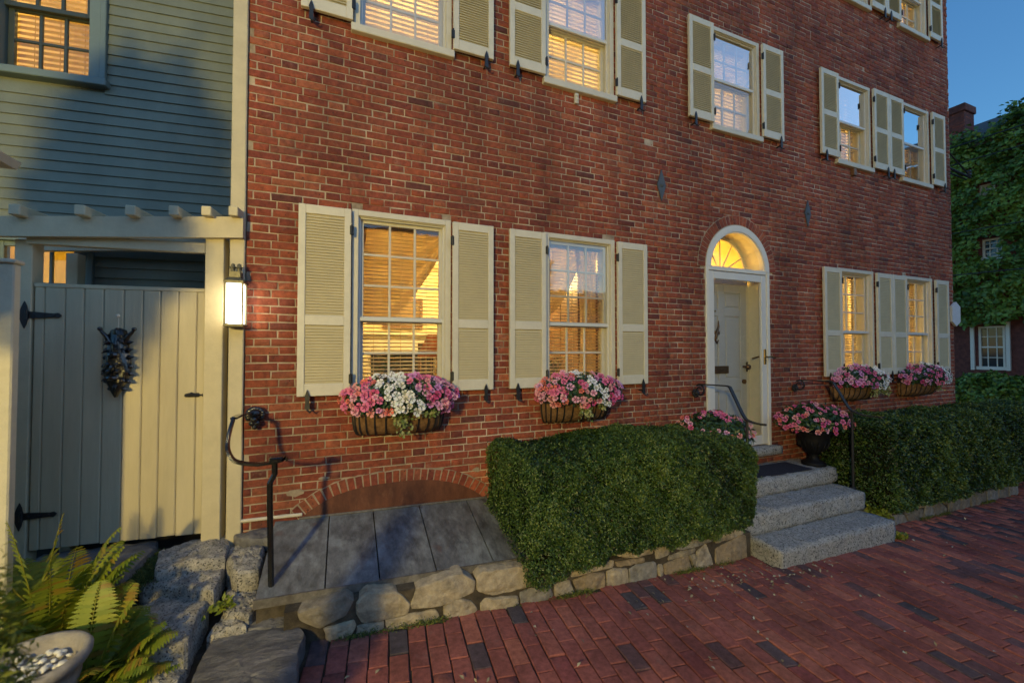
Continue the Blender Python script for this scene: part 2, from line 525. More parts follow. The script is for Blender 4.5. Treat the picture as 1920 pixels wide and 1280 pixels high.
def leaf_cloud(P, Nrm, length, width, rng, spread=0.8, droop=0.0, tint=None, fold=0.25):
    """one folded two-triangle leaf at each point of P, facing roughly along Nrm"""
    n = len(P)
    nr = unit(Nrm + rng.normal(0, spread, (n, 3)))
    t = unit(np.cross(nr, rng.normal(0, 1, (n, 3))))
    t[:, 2] -= droop
    t = unit(t + 0.35 * nr)
    b = unit(np.cross(nr, t))
    L = length * rng.uniform(.7, 1.3, (n, 1)); W = width * rng.uniform(.75, 1.25, (n, 1))
    base = P; tip = P + t * L
    mid = P + t * L * .45
    up = unit(np.cross(t, b)) * W * fold
    v = np.stack([base, mid + b * W * .5 + up, tip, mid - b * W * .5 + up], axis=1).reshape(-1, 3)
    i = np.arange(n)[:, None] * 4
    f = np.concatenate([i + np.array([[0, 1, 2]]), i + np.array([[0, 2, 3]])], axis=0)
    tv = np.repeat(rng.uniform(0, 1, n) if tint is None else tint, 4)
    return v, f, tv

def fbm(p, s=1.0):
    return noise.fractal(Vector(p) * s, 0.9, 2.1, 4)

def dup_tree(o, parent=None):
    c = o.copy()
    COL.objects.link(c)
    c.parent = parent
    for ch in o.children:
        dup_tree(ch, c)
    return c

# camera maths, only used to choose which repeated bricks become single objects
_cy, _sy = math.cos(R(22.1)), math.sin(R(22.1))
def view_depth(x, y):
    return x * _sy + (y + 3.36) * _cy

# ------------------------------------------------------------------ the ground
GX = [-60, -8, -1, -.1, 1.5, 3.3, 6.5, 9, 60]
GZ = [.45, .45, .25, .185, .09, .01, -.08, -.09, -.1]
def gz(x):
    return float(np.interp(x, GX, GZ))

def sheet(name, x0, x1, y0, y1, dz, mat, step=1.0):
    xs = sorted(set([x0, x1] + [g for g in GX if x0 < g < x1]))
    v = []; f = []
    for i, x in enumerate(xs):
        v += [(x, y0, gz(x) + dz), (x, y1, gz(x) + dz)]
        if i:
            f.append((2 * i - 2, 2 * i, 2 * i + 1, 2 * i - 1))
    mb = MB(); mb.add(v, f)
    return mb.build(name, mat)

g = sheet('ground', -250, 250, -250, 250, -.30, 'soil'); g['kind'] = 'structure'
rd = sheet('road', -60, 60, -11.5, -5.2, -.16, 'asphalt'); rd['kind'] = 'structure'
sw2 = sheet('far_pavement', -60, 60, -16, -11.5, -.06, 'asphalt'); sw2['kind'] = 'structure'
pav = sheet('pavement', -.75, 40, -5.0, 6.0, -.014, 'paver_bed'); pav['kind'] = 'structure'
kb = MB()
xk = -20.0
while xk < 26:
    kb.add([(xk, -5.2, gz(xk) - .3), (xk + 1.8, -5.2, gz(xk + 1.8) - .3), (xk + 1.8, -5.0, gz(xk + 1.8) - .3), (xk, -5.0, gz(xk) - .3),
            (xk, -5.2, gz(xk)), (xk + 1.8, -5.2, gz(xk + 1.8)), (xk + 1.8, -5.0, gz(xk + 1.8)), (xk, -5.0, gz(xk))],
           [(3, 2, 1, 0), (4, 5, 6, 7), (0, 1, 5, 4), (1, 2, 6, 5), (2, 3, 7, 6), (3, 0, 4, 7)])
    xk += 1.81
kerb = kb.build('kerb', 'granite'); kerb['kind'] = 'structure'

def piece_mesh(L, W, Hh, c, jit, rng, top='z'):
    """a brick: chamfered face up (top='z') or facing -y (top='y'); centred on its face plane, 18 triangles"""
    hx, hy = L / 2, W / 2
    j = lambda: rng.uniform(-jit, jit)
    cor = [(-1, -1), (1, -1), (1, 1), (-1, 1)]
    jj = [(j(), j()) for _ in cor]
    v = []
    for k, (a, b) in enumerate(cor):
        v.append((a * hx + jj[k][0], b * hy + jj[k][1], -Hh))
    for k, (a, b) in enumerate(cor):
        v.append((a * hx + jj[k][0], b * hy + jj[k][1], -c))
    for k, (a, b) in enumerate(cor):
        v.append((a * (hx - c) + jj[k][0] * 1.4, b * (hy - c) + jj[k][1] * 1.4, j() * .5))
    f = []
    for k in range(4):
        k2 = (k + 1) % 4
        f.append((k, k2, 4 + k2, 4 + k)); f.append((4 + k, 4 + k2, 8 + k2, 8 + k))
    f.append((8, 9, 10, 11))
    v = np.array(v)
    if top == 'y':
        v = np.stack([v[:, 0], -v[:, 2], v[:, 1]], axis=1)
    return v, np.array(f)

# pavers: running rows square to the house, slightly turned
PAV_A = R(5.2)
ca, sa = math.cos(PAV_A), math.sin(PAV_A)
PL, PW, PG = .197, .098, .0075
rng = np.random.default_rng(11)
pvars = []
for k in range(14):
    pvars.append((piece_mesh(PL - .001, PW - .001, .05, .003, .003, rng), 0.0))
def in_pave(x, y):
    if x < -.62 or x > 14: return False
    if x < -.14 - .25 * (y + .8) * -0.1 and y > -1.45: return False
    if x < -.16: return False if y > -1.5 else True
    if y > -.73 and x < 8.36: return False
    if 3.36 < x < 4.97 and y > -.96: return False
    return y < 2.5
pl_list = []
row = 0
u = -3.0
while u < 15:
    off = (row % 2) * PL * .5 + rng.uniform(-.03, .03)
    w = -6.0 + off
    while w < 3.2:
        x = u * ca + w * sa; y = -u * sa + w * ca
        if -4.3 < y and in_pave(x, y):
            pl_list.append((x, y))
        w += PL + PG
    u += PW + PG
    row += 1
def paver_tint(rng):
    q = rng.random()
    if q < .06: return rng.uniform(.0, .1)
    if q < .15: return rng.uniform(.1, .2)
    return rng.uniform(.25, 1.0)
def vis_size(x, y):
    d = view_depth(x, y)
    lat = x * _cy - (y + 3.36) * _sy
    if d < .4 or abs(lat / d) > 1.28: return -1
    if 1.81 / d > .88: return -1
    return 1 / d
order = sorted(pl_list, key=lambda p: -vis_size(*p))
single, rest = order[:300], order[300:]
pm = []
for k in range(14):
    for tt in range(6):
        pass
tint_bins = [.03, .08, .15, .27, .33, .4, .46, .52, .58, .64, .7, .78, .86, .93, .98]
pmesh = {}
def paver_mesh(k, tb):
    if (k, tb) not in pmesh:
        (v, f), _ = pvars[k]
        me = bpy.data.meshes.new('paver')
        me.from_pydata(v.tolist(), [], f.tolist())
        at = me.attributes.new('tint', 'FLOAT', 'POINT'); at.data.foreach_set('value', np.full(len(v), tint_bins[tb], np.float32))
        me.materials.append(M['paver'])
        pmesh[k, tb] = me
    return pmesh[k, tb]
def slope_at(x):
    return math.atan2(gz(x + .05) - gz(x - .05), .1)
for (x, y) in single:
    t = paver_tint(rng); tb = int(np.argmin([abs(t - b) for b in tint_bins]))
    o = link('paver', paver_mesh(int(rng.integers(14)), tb), pav)
    o.location = (x, y, gz(x) + rng.normal(0, .0013))
    o.rotation_euler = (Matrix.Rotation(-slope_at(x) + rng.normal(0, .005), 3, 'Y') @ Matrix.Rotation(rng.normal(0, .005), 3, 'X') @ Matrix.Rotation(math.pi / 2 - PAV_A + rng.normal(0, .01), 3, 'Z')).to_euler()
V = []; F = []; T = []; off = 0
for (x, y) in rest:
    (v, f), _ = pvars[int(rng.integers(14))]
    mrot = Matrix.Rotation(math.pi / 2 - PAV_A + rng.normal(0, .008), 3, 'Z')
    mrot = Matrix.Rotation(-slope_at(x) + rng.normal(0, .005), 3, 'Y') @ mrot
    vv = v @ np.array(mrot).T + np.array([x, y, gz(x) + rng.normal(0, .0014)])
    V.append(vv); F.append(f + off); T.append(np.full(len(v), paver_tint(rng))); off += len(v)
np_mesh('distant_pavers', np.concatenate(V), np.concatenate(F), 'paver', pav, np.concatenate(T), kind='stuff')

# ------------------------------------------------------------------ the brick house
house = thing('brick_house', 'red brick townhouse with cream louvered shutters and arched front door', 'house', (0, 0, 0))
XL, XR, ZB, ZT = -.65, 8.88, -.2, 8.2
COLS = {1: .425, 2: 2.07, 3: 4.15, 4: 6.36, 5: 7.86}
WW = .77
GF = (1.475, 2.895)
SF = (4.325, 5.46)
TF = (6.60, 7.72)
wins = []       # (col, storey, x0, x1, z0, z1)
for c in (1, 2, 4, 5):
    wins.append((c, 1, COLS[c] - WW / 2, COLS[c] + WW / 2, GF[0], GF[1]))
for c in (1, 2, 3, 4, 5):
    wins.append((c, 2, COLS[c] - WW / 2, COLS[c] + WW / 2, SF[0], SF[1]))
for c in (1, 2, 3, 4, 5):
    wins.append((c, 3, COLS[c] - WW / 2, COLS[c] + WW / 2, TF[0], TF[1]))
DX, DR, DS = 4.16, .505, 2.735      # door arch: centre, outer radius, spring height
DOOR = (DX - DR, DX + DR, .62, DS + DR)
holes = [(a, b, c, d) for (_, _, a, b, c, d) in wins] + [DOOR]

# mortar wall with its openings
xs = sorted(set([XL, XR] + [h[0] for h in holes] + [h[1] for h in holes]))
zs = sorted(set([ZB, ZT] + [h[2] for h in holes] + [h[3] for h in holes]))
TH = .26
YM = .0055
mb = MB()
def hole_at(x, z):
    return any(a < x < b and c < z < d for (a, b, c, d) in holes)
nx, nz = len(xs), len(zs)
vid = {}
def vv_(i, k, y):
    if (i, k, y) not in vid:
        vid[i, k, y] = len(mb.v); mb.v.append((xs[i], y, zs[k])); mb.t.append(.5)
    return vid[i, k, y]
solid = {(i, k): not hole_at((xs[i] + xs[i + 1]) / 2, (zs[k] + zs[k + 1]) / 2) for i in range(nx - 1) for k in range(nz - 1)}
for (i, k), s_ in solid.items():
    if not s_: continue
    mb.f.append((vv_(i, k, YM), vv_(i + 1, k, YM), vv_(i + 1, k + 1, YM), vv_(i, k + 1, YM)))
    mb.f.append((vv_(i, k, TH), vv_(i, k + 1, TH), vv_(i + 1, k + 1, TH), vv_(i + 1, k, TH)))
    for (di, dk, e) in ((-1, 0, ((i, k), (i, k + 1))), (1, 0, ((i + 1, k), (i + 1, k + 1))), (0, -1, ((i, k), (i + 1, k))), (0, 1, ((i, k + 1), (i + 1, k + 1)))):
        if not solid.get((i + di, k + dk), False):
            (a, b), (c, d) = e
            mb.f.append((vv_(a, b, YM), vv_(c, d, YM), vv_(c, d, TH), vv_(a, b, TH)))
# spandrels above the door arch
na = 16
for sgn in (-1, 1):
    arc = [(DX + sgn * DR * math.cos(math.pi / 2 * t / na), DS + DR * math.sin(math.pi / 2 * t / na)) for t in range(na + 1)]
    corner = (DX + sgn * DR, DS + DR)
    for t in range(na):
        tri = [corner, arc[t], arc[t + 1]]
        o = len(mb.v)
        mb.v += [(p[0], YM, p[1]) for p in tri] + [(p[0], TH, p[1]) for p in tri]; mb.t += [.5] * 6
        mb.f += [(o, o + 1, o + 2), (o + 5, o + 4, o + 3), (o + 1, o + 4, o + 5, o + 2)]
wall = mb.build('wall', 'mortar', house)

# bricks, Flemish bond
CH, SL, HL, JT = .0582, .2010, .0975, .0082
AC = (.43, .0)   # cellar arch control
arch_pts_in = [(-.300, .585), (-.245, .632), (-.2, .661), (-.13, .70), (-.056, .732), (.03, .752), (.131, .766), (.25, .775), (.368, .778), (.48, .777), (.575, .771), (.71, .752), (.839, .716), (.92, .684), (1.0, .640), (1.06, .595), (1.10, .555)]
def arch_in_z(x):
    return float(np.interp(x, [p[0] for p in arch_pts_in], [p[1] for p in arch_pts_in], left=-9, right=-9))
ARCH_H = .088
bricks = []   # (xc, zc, L, H)
rng = np.random.default_rng(3)
cut_holes = holes[:-1] + [(DOOR[0], DOOR[1], DOOR[2], DS)]
def cut(rect):
    a, b, c, d = rect
    g_ = .004
    for (h0, h1, k0, k1) in cut_holes:
        if a < h1 + g_ and b > h0 - g_ and c < k1 + g_ and d > k0 - g_:
            opts = []
            if h0 - g_ - a > .018: opts.append((a, h0 - g_, c, d))
            if b - h1 - g_ > .018: opts.append((h1 + g_, b, c, d))
            if not opts:
                if k0 - g_ - c > .016: opts.append((a, b, c, k0 - g_))
                elif d - k1 - g_ > .016: opts.append((a, b, k1 + g_, d))
            out = []
            for o in opts: out += cut(o)
            return out
    return [rect]
zc = ZB; ci = 0
while zc < ZT - CH:
    x = XL + .001 - (0 if ci % 2 == 0 else (SL + HL) / 2 + JT) - rng.uniform(0, .02)
    stretch = True
    while x < XR:
        L = (SL if stretch else HL) * rng.uniform(.97, 1.03)
        a, b = max(x, XL), min(x + L, XR)
        if b - a > .03:
            c0, c1 = zc + JT / 2 + rng.uniform(-.0012, .0012), zc + CH - JT / 2 + rng.uniform(-.0012, .0012)
            bricks += cut((a, b, c0, c1))
        x += L + JT * rng.uniform(.8, 1.25)
        stretch = not stretch
    zc += CH; ci += 1
keep = []
for (a, b, c, d) in bricks:
    xm, zm = (a + b) / 2, (c + d) / 2
    if zm > DS - .01:     # door arch ring
        ends = [math.hypot(xx - DX, zz - DS) for xx in (a, b) for zz in (c, d)]
        if min(ends) < DR + .07:
            # trim toward the outside of the ring
            rr = DR + .07
            h = math.sqrt(max(0, rr * rr - max(0, zm - DS) ** 2))
            if abs(zm - DS) < rr:
                if xm < DX: b = min(b, DX - h)
                else: a = max(a, DX + h)
            if b - a < .02: continue
    # cellar arch ring
    if zm < .95 and -.52 < xm < 1.26:
        sx = np.linspace(a, b, 15)
        free = [arch_in_z(xx) + ARCH_H * .6 < c or arch_in_z(xx) < -1 for xx in sx]
        if not all(free):
            if not any(free): continue
            if free[0]:
                n0 = free.index(False); b = float(sx[n0 - 1]) if n0 else b
            elif free[-1]:
                n0 = len(free) - free[::-1].index(False); a = float(sx[min(n0, 14)])
            else: continue
            if b - a < .02: continue
    keep.append((a, b, c, d))
bricks = keep
def brick_score(r):
    a, b, c, d = r
    xm, zm = (a + b) / 2, (c + d) / 2
    if b - a < .09: return -1
    dd = view_depth(xm, 0)
    lat = xm * _cy - 3.36 * _sy
    if abs(lat / dd) > 1.2 or zm < .72 or (zm - 1.81) / dd > .78: return -1
    for c_ in (1, 2):                      # behind shutters
        if COLS[c_] - .78 < b and a < COLS[c_] + .78 and (GF[0] - .02 < zm < GF[1] or SF[0] < zm < SF[1]): return -1
    if .0 < xm < .85 and 1.1 < zm < 1.6: return -1
    if xm > 1.1 and zm < 1.1: return -1
    return (b - a) / dd
order = sorted(range(len(bricks)), key=lambda i: -brick_score(bricks[i]))
single = [i for i in order[:300]]
sset = set(single)
bvar = {}
def brick_tint(rng):
    return float(np.clip(rng.beta(2.2, 2.0), 0, 1))
TB = 9
for i in single:
    a, b, c, d = bricks[i]
    L = b - a
    key = (round(L, 3), int(rng.integers(3)), min(TB - 1, int(brick_tint(rng) * TB)))
    if key not in bvar:
        v, f = piece_mesh(key[0], CH - JT, .02, .003, .0024, rng, 'y')
        me = bpy.data.meshes.new('brick')
        me.from_pydata(v.tolist(), [], f.tolist())
        at = me.attributes.new('tint', 'FLOAT', 'POINT'); at.data.foreach_set('value', np.full(len(v), (key[2] + .5) / TB, np.float32))
        me.materials.append(M['brick'])
        bvar[key] = me
    o = link('brick', bvar[key], house)
    o.location = ((a + b) / 2, rng.normal(0, .0012), (c + d) / 2)
    o.rotation_euler = (0, rng.normal(0, .006), 0)
V = []; F = []; T = []; off = 0
for i in range(len(bricks)):
    if i in sset: continue
    a, b, c, d = bricks[i]
    v, f = piece_mesh(b - a, d - c, .02, .003, .0024, rng, 'y')
    V.append(v + np.array([(a + b) / 2, rng.normal(0, .0016), (c + d) / 2])); F.append(f + off); T.append(np.full(len(v), brick_tint(rng))); off += len(v)
np_mesh('upper_brickwork', np.concatenate(V), np.concatenate(F), 'brick', house, np.concatenate(T), kind='stuff')

# arch bricks: door
nv = 33
for k in range(nv):
    a0 = math.pi * (k + .06) / nv; a1 = math.pi * (k + .94) / nv
    r0, r1 = DR + .008, DR + .108 + rng.uniform(-.004, .004)
    poly = [(DX + r * math.cos(a), DS + r * math.sin(a)) for r, a in ((r0, a0), (r1, a0), (r1, a1), (r0, a1))]
    q = MB().prism(poly, 'y', -.007 + rng.normal(0, .0012), .03)
    q.t = [brick_tint(rng)] * len(q.v)
    q.build('arch_brick', 'brick', house)
bk = MB()
for k in range(32):
    a0, a1 = math.pi * k / 32, math.pi * (k + 1) / 32
    bk.prism([(DX + r * math.cos(a), DS + r * math.sin(a)) for r, a in ((DR + .001, a0), (DR + .114, a0), (DR + .114, a1), (DR + .001, a1))], 'y', -.0042, .004)
bk.build('arch_mortar', 'mortar', house)
# arch bricks: cellar opening
ap = [Vector((p[0], 0, p[1])) for p in arch_pts_in]
cum = [0]
for i in range(1, len(ap)): cum.append(cum[-1] + (ap[i] - ap[i - 1]).length)
def arch_at(s):
    x = np.interp(s, cum, [p.x for p in ap]); z = np.interp(s, cum, [p.z for p in ap])
    return Vector((x, 0, z))
bk = MB()
for k in range(40):
    p0, p1 = arch_at(cum[-1] * k / 40), arch_at(cum[-1] * (k + 1) / 40)
    n0 = (arch_at(min(cum[-1], cum[-1] * k / 40 + .1)) - arch_at(max(0, cum[-1] * k / 40 - .1))).normalized(); n1 = (arch_at(min(cum[-1], cum[-1] * (k + 1) / 40 + .1)) - arch_at(max(0, cum[-1] * (k + 1) / 40 - .1))).normalized()
    e0, e1 = p0 + Vector((-n0.z, 0, n0.x)) * (ARCH_H + .006 + .004 * math.sin(k * 1.7)), p1 + Vector((-n1.z, 0, n1.x)) * (ARCH_H + .006 + .004 * math.sin(k * 1.7 + 1.7))
    bk.prism([(p0.x, p0.z), (p1.x, p1.z), (e1.x, e1.z), (e0.x, e0.z)], 'y', -.0046, .004)
bk.build('arch_mortar', 'pale_mortar', house)
nv = 28
for k in range(nv):
    s0, s1 = cum[-1] * (k + .08) / nv, cum[-1] * (k + .92) / nv
    p0, p1 = arch_at(s0), arch_at(s1)
    d_ = (arch_at(min(cum[-1], s1 + .12)) - arch_at(max(0, s0 - .12))).normalized()
    nrm = Vector((-d_.z, 0, d_.x))
    hgt = ARCH_H * rng.uniform(.92, 1.05)
    poly = [p0, p1, p1 + nrm * hgt, p0 + nrm * hgt]
    q = MB().prism([(p.x, p.z) for p in poly], 'y', -.008 + rng.normal(0, .0015), .03)
    q.t = [brick_tint(rng)] * len(q.v)
    q.build('arch_brick', 'brick', house)
# mortar smeared along the arch and the red boarded infill below it
poly = [(p[0], p[1]) for p in arch_pts_in] + [(1.12, .40), (-.32, .40)]
MB().prism(poly, 'y', -.0105, .0).build('arch_panel', 'red_board', house, label='rusty red board filling the low cellar arch')
rngs = random.Random(5)
for (x, z, w, h) in ((-.33, .78, .07, .03), (-.14, .865, .05, .012), (1.04, .80, .04, .025), (-.4, .63, .05, .012)):
    q = MB(); n_ = 12
    pts = [(x + w * (.6 + .4 * rngs.random()) * math.cos(2 * math.pi * k / n_), z + h * (.6 + .4 * rngs.random()) * math.sin(2 * math.pi * k / n_)) for k in range(n_)]
    q.prism(pts, 'y', -.0035, .004); q.build('mortar_patch', 'pale_mortar', house)
# pale drain pipe end along the foot of the wall
MB().tube([(-.66, -.012, .635), (-.28, -.012, .625)], .012, 8).build('base_strip', 'trim', house)

# ---- windows
def pane_obj(parent, x0, x1, z0, z1, y, mat='glass', name='pane'):
    me = bpy.data.meshes.new(name)
    w, h = (x1 - x0) / 2, (z1 - z0) / 2
    me.from_pydata([(-w, 0, -h), (w, 0, -h), (w, 0, h), (-w, 0, h)], [], [(0, 1, 2, 3)])
    me.materials.append(M[mat])
    o = link(name, me, parent)
    o.location = ((x0 + x1) / 2, y, (z0 + z1) / 2)
    o.rotation_euler = (random.gauss(0, .004), 0, random.gauss(0, .004))
    return o

def sash(parent, x0, x1, z0, z1, y, cols, rows, fw=.035, mw=.018, mat='sash'):
    q = MB(); d = .03
    q.box(x0, x0 + fw, y, y + d, z0, z1, .003); q.box(x1 - fw, x1, y, y + d, z0, z1, .003)
    q.box(x0 + fw, x1 - fw, y + .001, y + d - .001, z0, z0 + fw, .003); q.box(x0 + fw, x1 - fw, y + .001, y + d - .001, z1 - fw, z1, .003)
    ix0, ix1, iz0, iz1 = x0 + fw, x1 - fw, z0 + fw, z1 - fw
    for i in range(1, cols):
        xx = ix0 + (ix1 - ix0) * i / cols
        q.box(xx - mw / 2, xx + mw / 2, y + .004, y + .024, iz0, iz1, .003)
    for k in range(1, rows):
        zz = iz0 + (iz1 - iz0) * k / rows
        q.box(ix0, ix1, y + .0055, y + .0225, zz - mw / 2, zz + mw / 2, .003)
    q.build('sash', mat, parent)
    for i in range(cols):
        for k in range(rows):
            a = ix0 + (ix1 - ix0) * i / cols + (mw * .3 if i else 0); b = ix0 + (ix1 - ix0) * (i + 1) / cols - (mw * .3 if i < cols - 1 else 0)
            c = iz0 + (iz1 - iz0) * k / rows + (mw * .3 if k else 0); e = iz0 + (iz1 - iz0) * (k + 1) / rows - (mw * .3 if k < rows - 1 else 0)
            pane_obj(parent, a, b, c, e, y + .014)

def blind(parent, x0, x1, z0, z1, y, tilt, pitch=.042, mat='blind'):
    q = MB(); z = z0 + .02
    w = pitch * 1.07
    while z < z1 - .02:
        dy, dz = math.cos(tilt) * w / 2, math.sin(tilt) * w / 2
        s = random.gauss(0, .001)
        v = [(x0, y - dy, z - dz + s), (x1, y - dy, z - dz - s), (x1, y, z + .0025), (x0, y, z + .0025), (x1, y + dy, z + dz), (x0, y + dy, z + dz)]
        q.add(v, [(0, 1, 2, 3), (3, 2, 4, 5)])
        z += pitch
    for xx in (x0 + .12, (x0 + x1) / 2, x1 - .12):
        q.box(xx - .002, xx + .002, y - .026, y - .024, z0, z1)
    q.box(x0, x1, y - .025, y + .025, z1 - .03, z1)
    q.build('blind', mat, parent, kind='stuff', fix=False)

def drape(parent, x0, x1, z0, z1, y, side, mat='sheer'):
    """a curtain hanging down one side of the window, gathered in folds"""
    q = MB(); n, m_ = 26, 10
    v = []; f = []
    for k in range(m_ + 1):
        t = k / m_
        wd = (x1 - x0) * (1 - .35 * math.sin(math.pi * min(1, t * 1.1)) * .8)
        for i in range(n + 1):
            s = i / n
            x = (x0 + wd * s) if side < 0 else (x1 - wd * s)
            v.append((x, y + .025 * math.sin(s * 30 + t * 1.5), z1 + (z0 - z1) * t))
    for k in range(m_):
        for i in range(n):
            a = k * (n + 1) + i
            f.append((a, a + 1, a + n + 2, a + n + 1))
    q.add(v, f); q.build('curtain', mat, parent, smooth=True, fix=False)

def swag(parent, x0, x1, ztop, drop, y, mat='curtain'):
    q = MB(); n, m_ = 24, 14
    v = []; f = []
    for k in range(m_ + 1):
        t = k / m_
        for i in range(n + 1):
            s = i / n
            sag = drop * (math.sin(math.pi * (s * .86 + .14) ** .62) ** .9 if s < 1 else 0)
            z = ztop - t * (.22 + sag)
            v.append((x0 + (x1 - x0) * s, y + .03 * math.sin(t * 16 + 5 * s * s), z))
    for k in range(m_):
        for i in range(n):
            a = k * (n + 1) + i
            f.append((a, a + 1, a + n + 2, a + n + 1))
    q.add(v, f); q.build('swag', mat, parent, smooth=True, fix=False)

def shutter(x0, x1, z0, z1, midf, side, storey):
    """louvered shutter hung flat on the wall; midf: bottom of the upper panel as a fraction of the height"""
    h = z1 - z0; y0, y1 = -.058, -.026
    st = .048
    q = MB()
    zt = z1 - .066; zb = z0 + .088
    zm = z0 + h * midf
    q.box(x0, x0 + st, y0, y1, z0, z1, .003); q.box(x1 - st, x1, y0, y1, z0, z1, .003)
    q.box(x0 + st, x1 - st, y0 + .001, y1 - .001, zt, z1 - .0005, .003)
    q.box(x0 + st, x1 - st, y0 + .001, y1 - .001, z0 + .0005, zb, .003)
    q.box(x0 + st, x1 - st, y0 + .001, y1 - .001, zm - .036, zm + .036, .003)
    o = q.build('shutter', 'shutter', house)
    lv = MB()
    for (a, b) in ((zb, zm - .036), (zm + .036, zt)):
        z = a + .01
        while z < b - .008:
            lv.add([(x0 + st, y0 + .004, z - .012), (x1 - st, y0 + .004, z - .012), (x1 - st, y0 + .017, z + .013), (x0 + st, y0 + .017, z + .013),
                    (x0 + st, y0 + .008, z - .0135), (x1 - st, y0 + .008, z - .0135), (x1 - st, y0 + .021, z + .0115), (x0 + st, y0 + .021, z + .0115)],
                   [(0, 1, 2, 3), (7, 6, 5, 4), (0, 4, 5, 1)])
            z += .0212
        lv.box(x0 + st - .002, x1 - st + .002, y1 - .002, y1 + .006, a, b)
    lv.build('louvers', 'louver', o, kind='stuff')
    xh = x1 + .004 if side < 0 else x0 - .004
    for zz in (z0 + .12, z1 - .16):
        hb = MB().box(xh - .014, xh + .014, y0 - .004, y0 + .012, zz - .035, zz + .035, .003)
        hb.tube([(xh, y0 - .006, zz - .04), (xh, y0 - .006, zz + .04)], .007, 6)
        hb.build('hinge', 'iron_dull', o)
    # iron holdback under the shutter
    xd = x0 + (.07 if side < 0 else .8 * (x1 - x0))
    dg = MB()
    dg.prism([(xd - .017, z0 - .085), (xd + .004, z0 - .10), (xd + .018, z0 - .085), (xd + .013, z0 - .03), (xd + .017, z0 + .0), (xd + .009, z0 + .028), (xd, z0 + .05), (xd - .009, z0 + .028), (xd - .017, z0), (xd - .012, z0 - .03)], 'y', y0 - .016, y0 - .006)
    dg.tube([(xd, y0 - .012, z0 - .06), (xd, 0, z0 - .065)], .008, 6)
    dg.tube([(xd, y0 - .006, z0 - .095), (xd + .02, y0 - .03, z0 - .112), (xd + .032, y0 - .03, z0 - .095)], .006, 6)
    dg.build('shutter_dog', 'iron_dull', house)

def window(col, storey, x0, x1, z0, z1):
    cs = MB(); cw = .046
    # casing (brick mould), reveal lining and sill
    for (e, yy0, yy1) in ((0.0, -.012, .03), (.022, .004, .13)):
        a, b = x0 + e, x1 - e
        w = cw if e == 0 else .03
        zt = z1 - e
        cs.box(a, a + w, yy0, yy1, z0 + .001, zt, .003); cs.box(b - w, b, yy0, yy1, z0 + .001, zt, .003)
        cs.box(a + w, b - w, yy0 + .001, yy1 - .001, zt - w, zt - .0005, .003)
    cs.box(x0, x1, .13, .255, z0, z0 + .04, .003)
    for xx in (x0 + .002, x1 - .022): cs.box(xx, xx + .02, .1305, .258, z0 + .04, z1 - .002)
    cs.box(x0 + .02, x1 - .02, .1305, .258, z1 - .022, z1 - .003)
    w_ = cs.build('window', 'trim', house)
    sl = MB().box(x0 - .02, x1 + .02, -.045, .06, z0 - .062, z0 - .0005, .005)
    sl.build('sill', 'trim', w_)
    a, b = x0 + .052, x1 - .052
    zb, zt = z0 + .035, z1 - .05
    if storey == 1:
        zm, ru, rl = 2.055, 3, 2
    else:
        zm, ru, rl = (zb + zt) / 2, 2, 2
    dark = 'sash'
    sash(w_, a, b, zm - .012, zt, .055, 3, ru)
    sash(w_, a + .001, b - .001, zb, zm + .012, .088, 3, rl)
    # storm window: aluminium frame and glass, sometimes only above
    sf = MB(); fw = .022
    sf.box(a - .02, a + fw - .01, .022, .044, zb - .02, zt + .012, .003); sf.box(b - fw + .01, b + .02, .022, .044, zb - .02, zt + .012, .003)
    sf.box(a + fw - .01, b - fw + .01, .0225, .0435, zt - fw + .01, zt + .0115, .003); sf.box(a + fw - .01, b - fw + .01, .0225, .0435, zb - .0195, zb + fw - .01, .003)
    sf.box(a + fw - .01, b - fw + .01, .0215, .0425, zm - .016, zm + .016, .003)
    sf.build('storm_frame', 'storm', w_)
    lower_open = (col, storey) in ((2, 1), (2, 2), (4, 2), (1, 1), (4, 1), (5, 1), (4, 3), (5, 3))
    if (col, storey) not in ((1, 1), (4, 1), (5, 1), (4, 3), (5, 3)):
        pane_obj(w_, a, b, zm, zt, .034, 'storm_glass' if storey > 1 else 'storm_low', 'storm_pane')
    if not lower_open:
        pane_obj(w_, a, b, zb, zm, .034, 'storm_low', 'storm_pane')
    # blinds and curtains
    if storey == 1:
        if col in (1, 2):
            blind(w_, a, b, zb, zt, .185, R(20), .031, 'wood_blind')
        else:
            blind(w_, a, b, zb, zt, .185, R(34), .034)
        if col == 1:
            swag(w_, a - .02, b + .02, zt + .02, .62, .30)
            drape(w_, a - .05, a + .07, .9, zt + .05, .33, -1, 'curtain')
        elif col == 2:
            swag(w_, a - .02, a + .5, zt + .02, .50, .31)
            drape(w_, b - .24, b + .04, .9, zt + .05, .30, 1, 'curtain')
        else:
            drape(w_, b - .22, b + .04, .9, zt + .05, .30, 1, 'sheer')
            drape(w_, a - .04, a + .1, .9, zt + .05, .31, -1, 'sheer')
    else:
        blind(w_, a, b, zb, zt, .185, R(62 if col != 3 else 55))
        if col in (4, 5):
            drape(w_, b - .26, b + .04, zb, zt + .05, .30, 1, 'curtain')
    # shutters
    if storey == 1: mf = .395
    else: mf = .49
    top = z1 - .02; bot = z0 + .003
    shutter(x0 - .362, x0 - .006, bot, top, mf, -1, storey)
    shutter(x1 + .006, x1 + .362, bot, top, mf, 1, storey)
    return w_

for wdef in wins:
    if wdef[1] == 3 and wdef[0] < 4: continue
    window(*wdef)
# plain boards close the top-storey openings that the picture does not reach
for wdef in wins:
    if wdef[1] == 3 and wdef[0] < 4:
        MB().box(wdef[2], wdef[3], .02, .06, wdef[4], wdef[5]).build('window_board', 'trim', house)

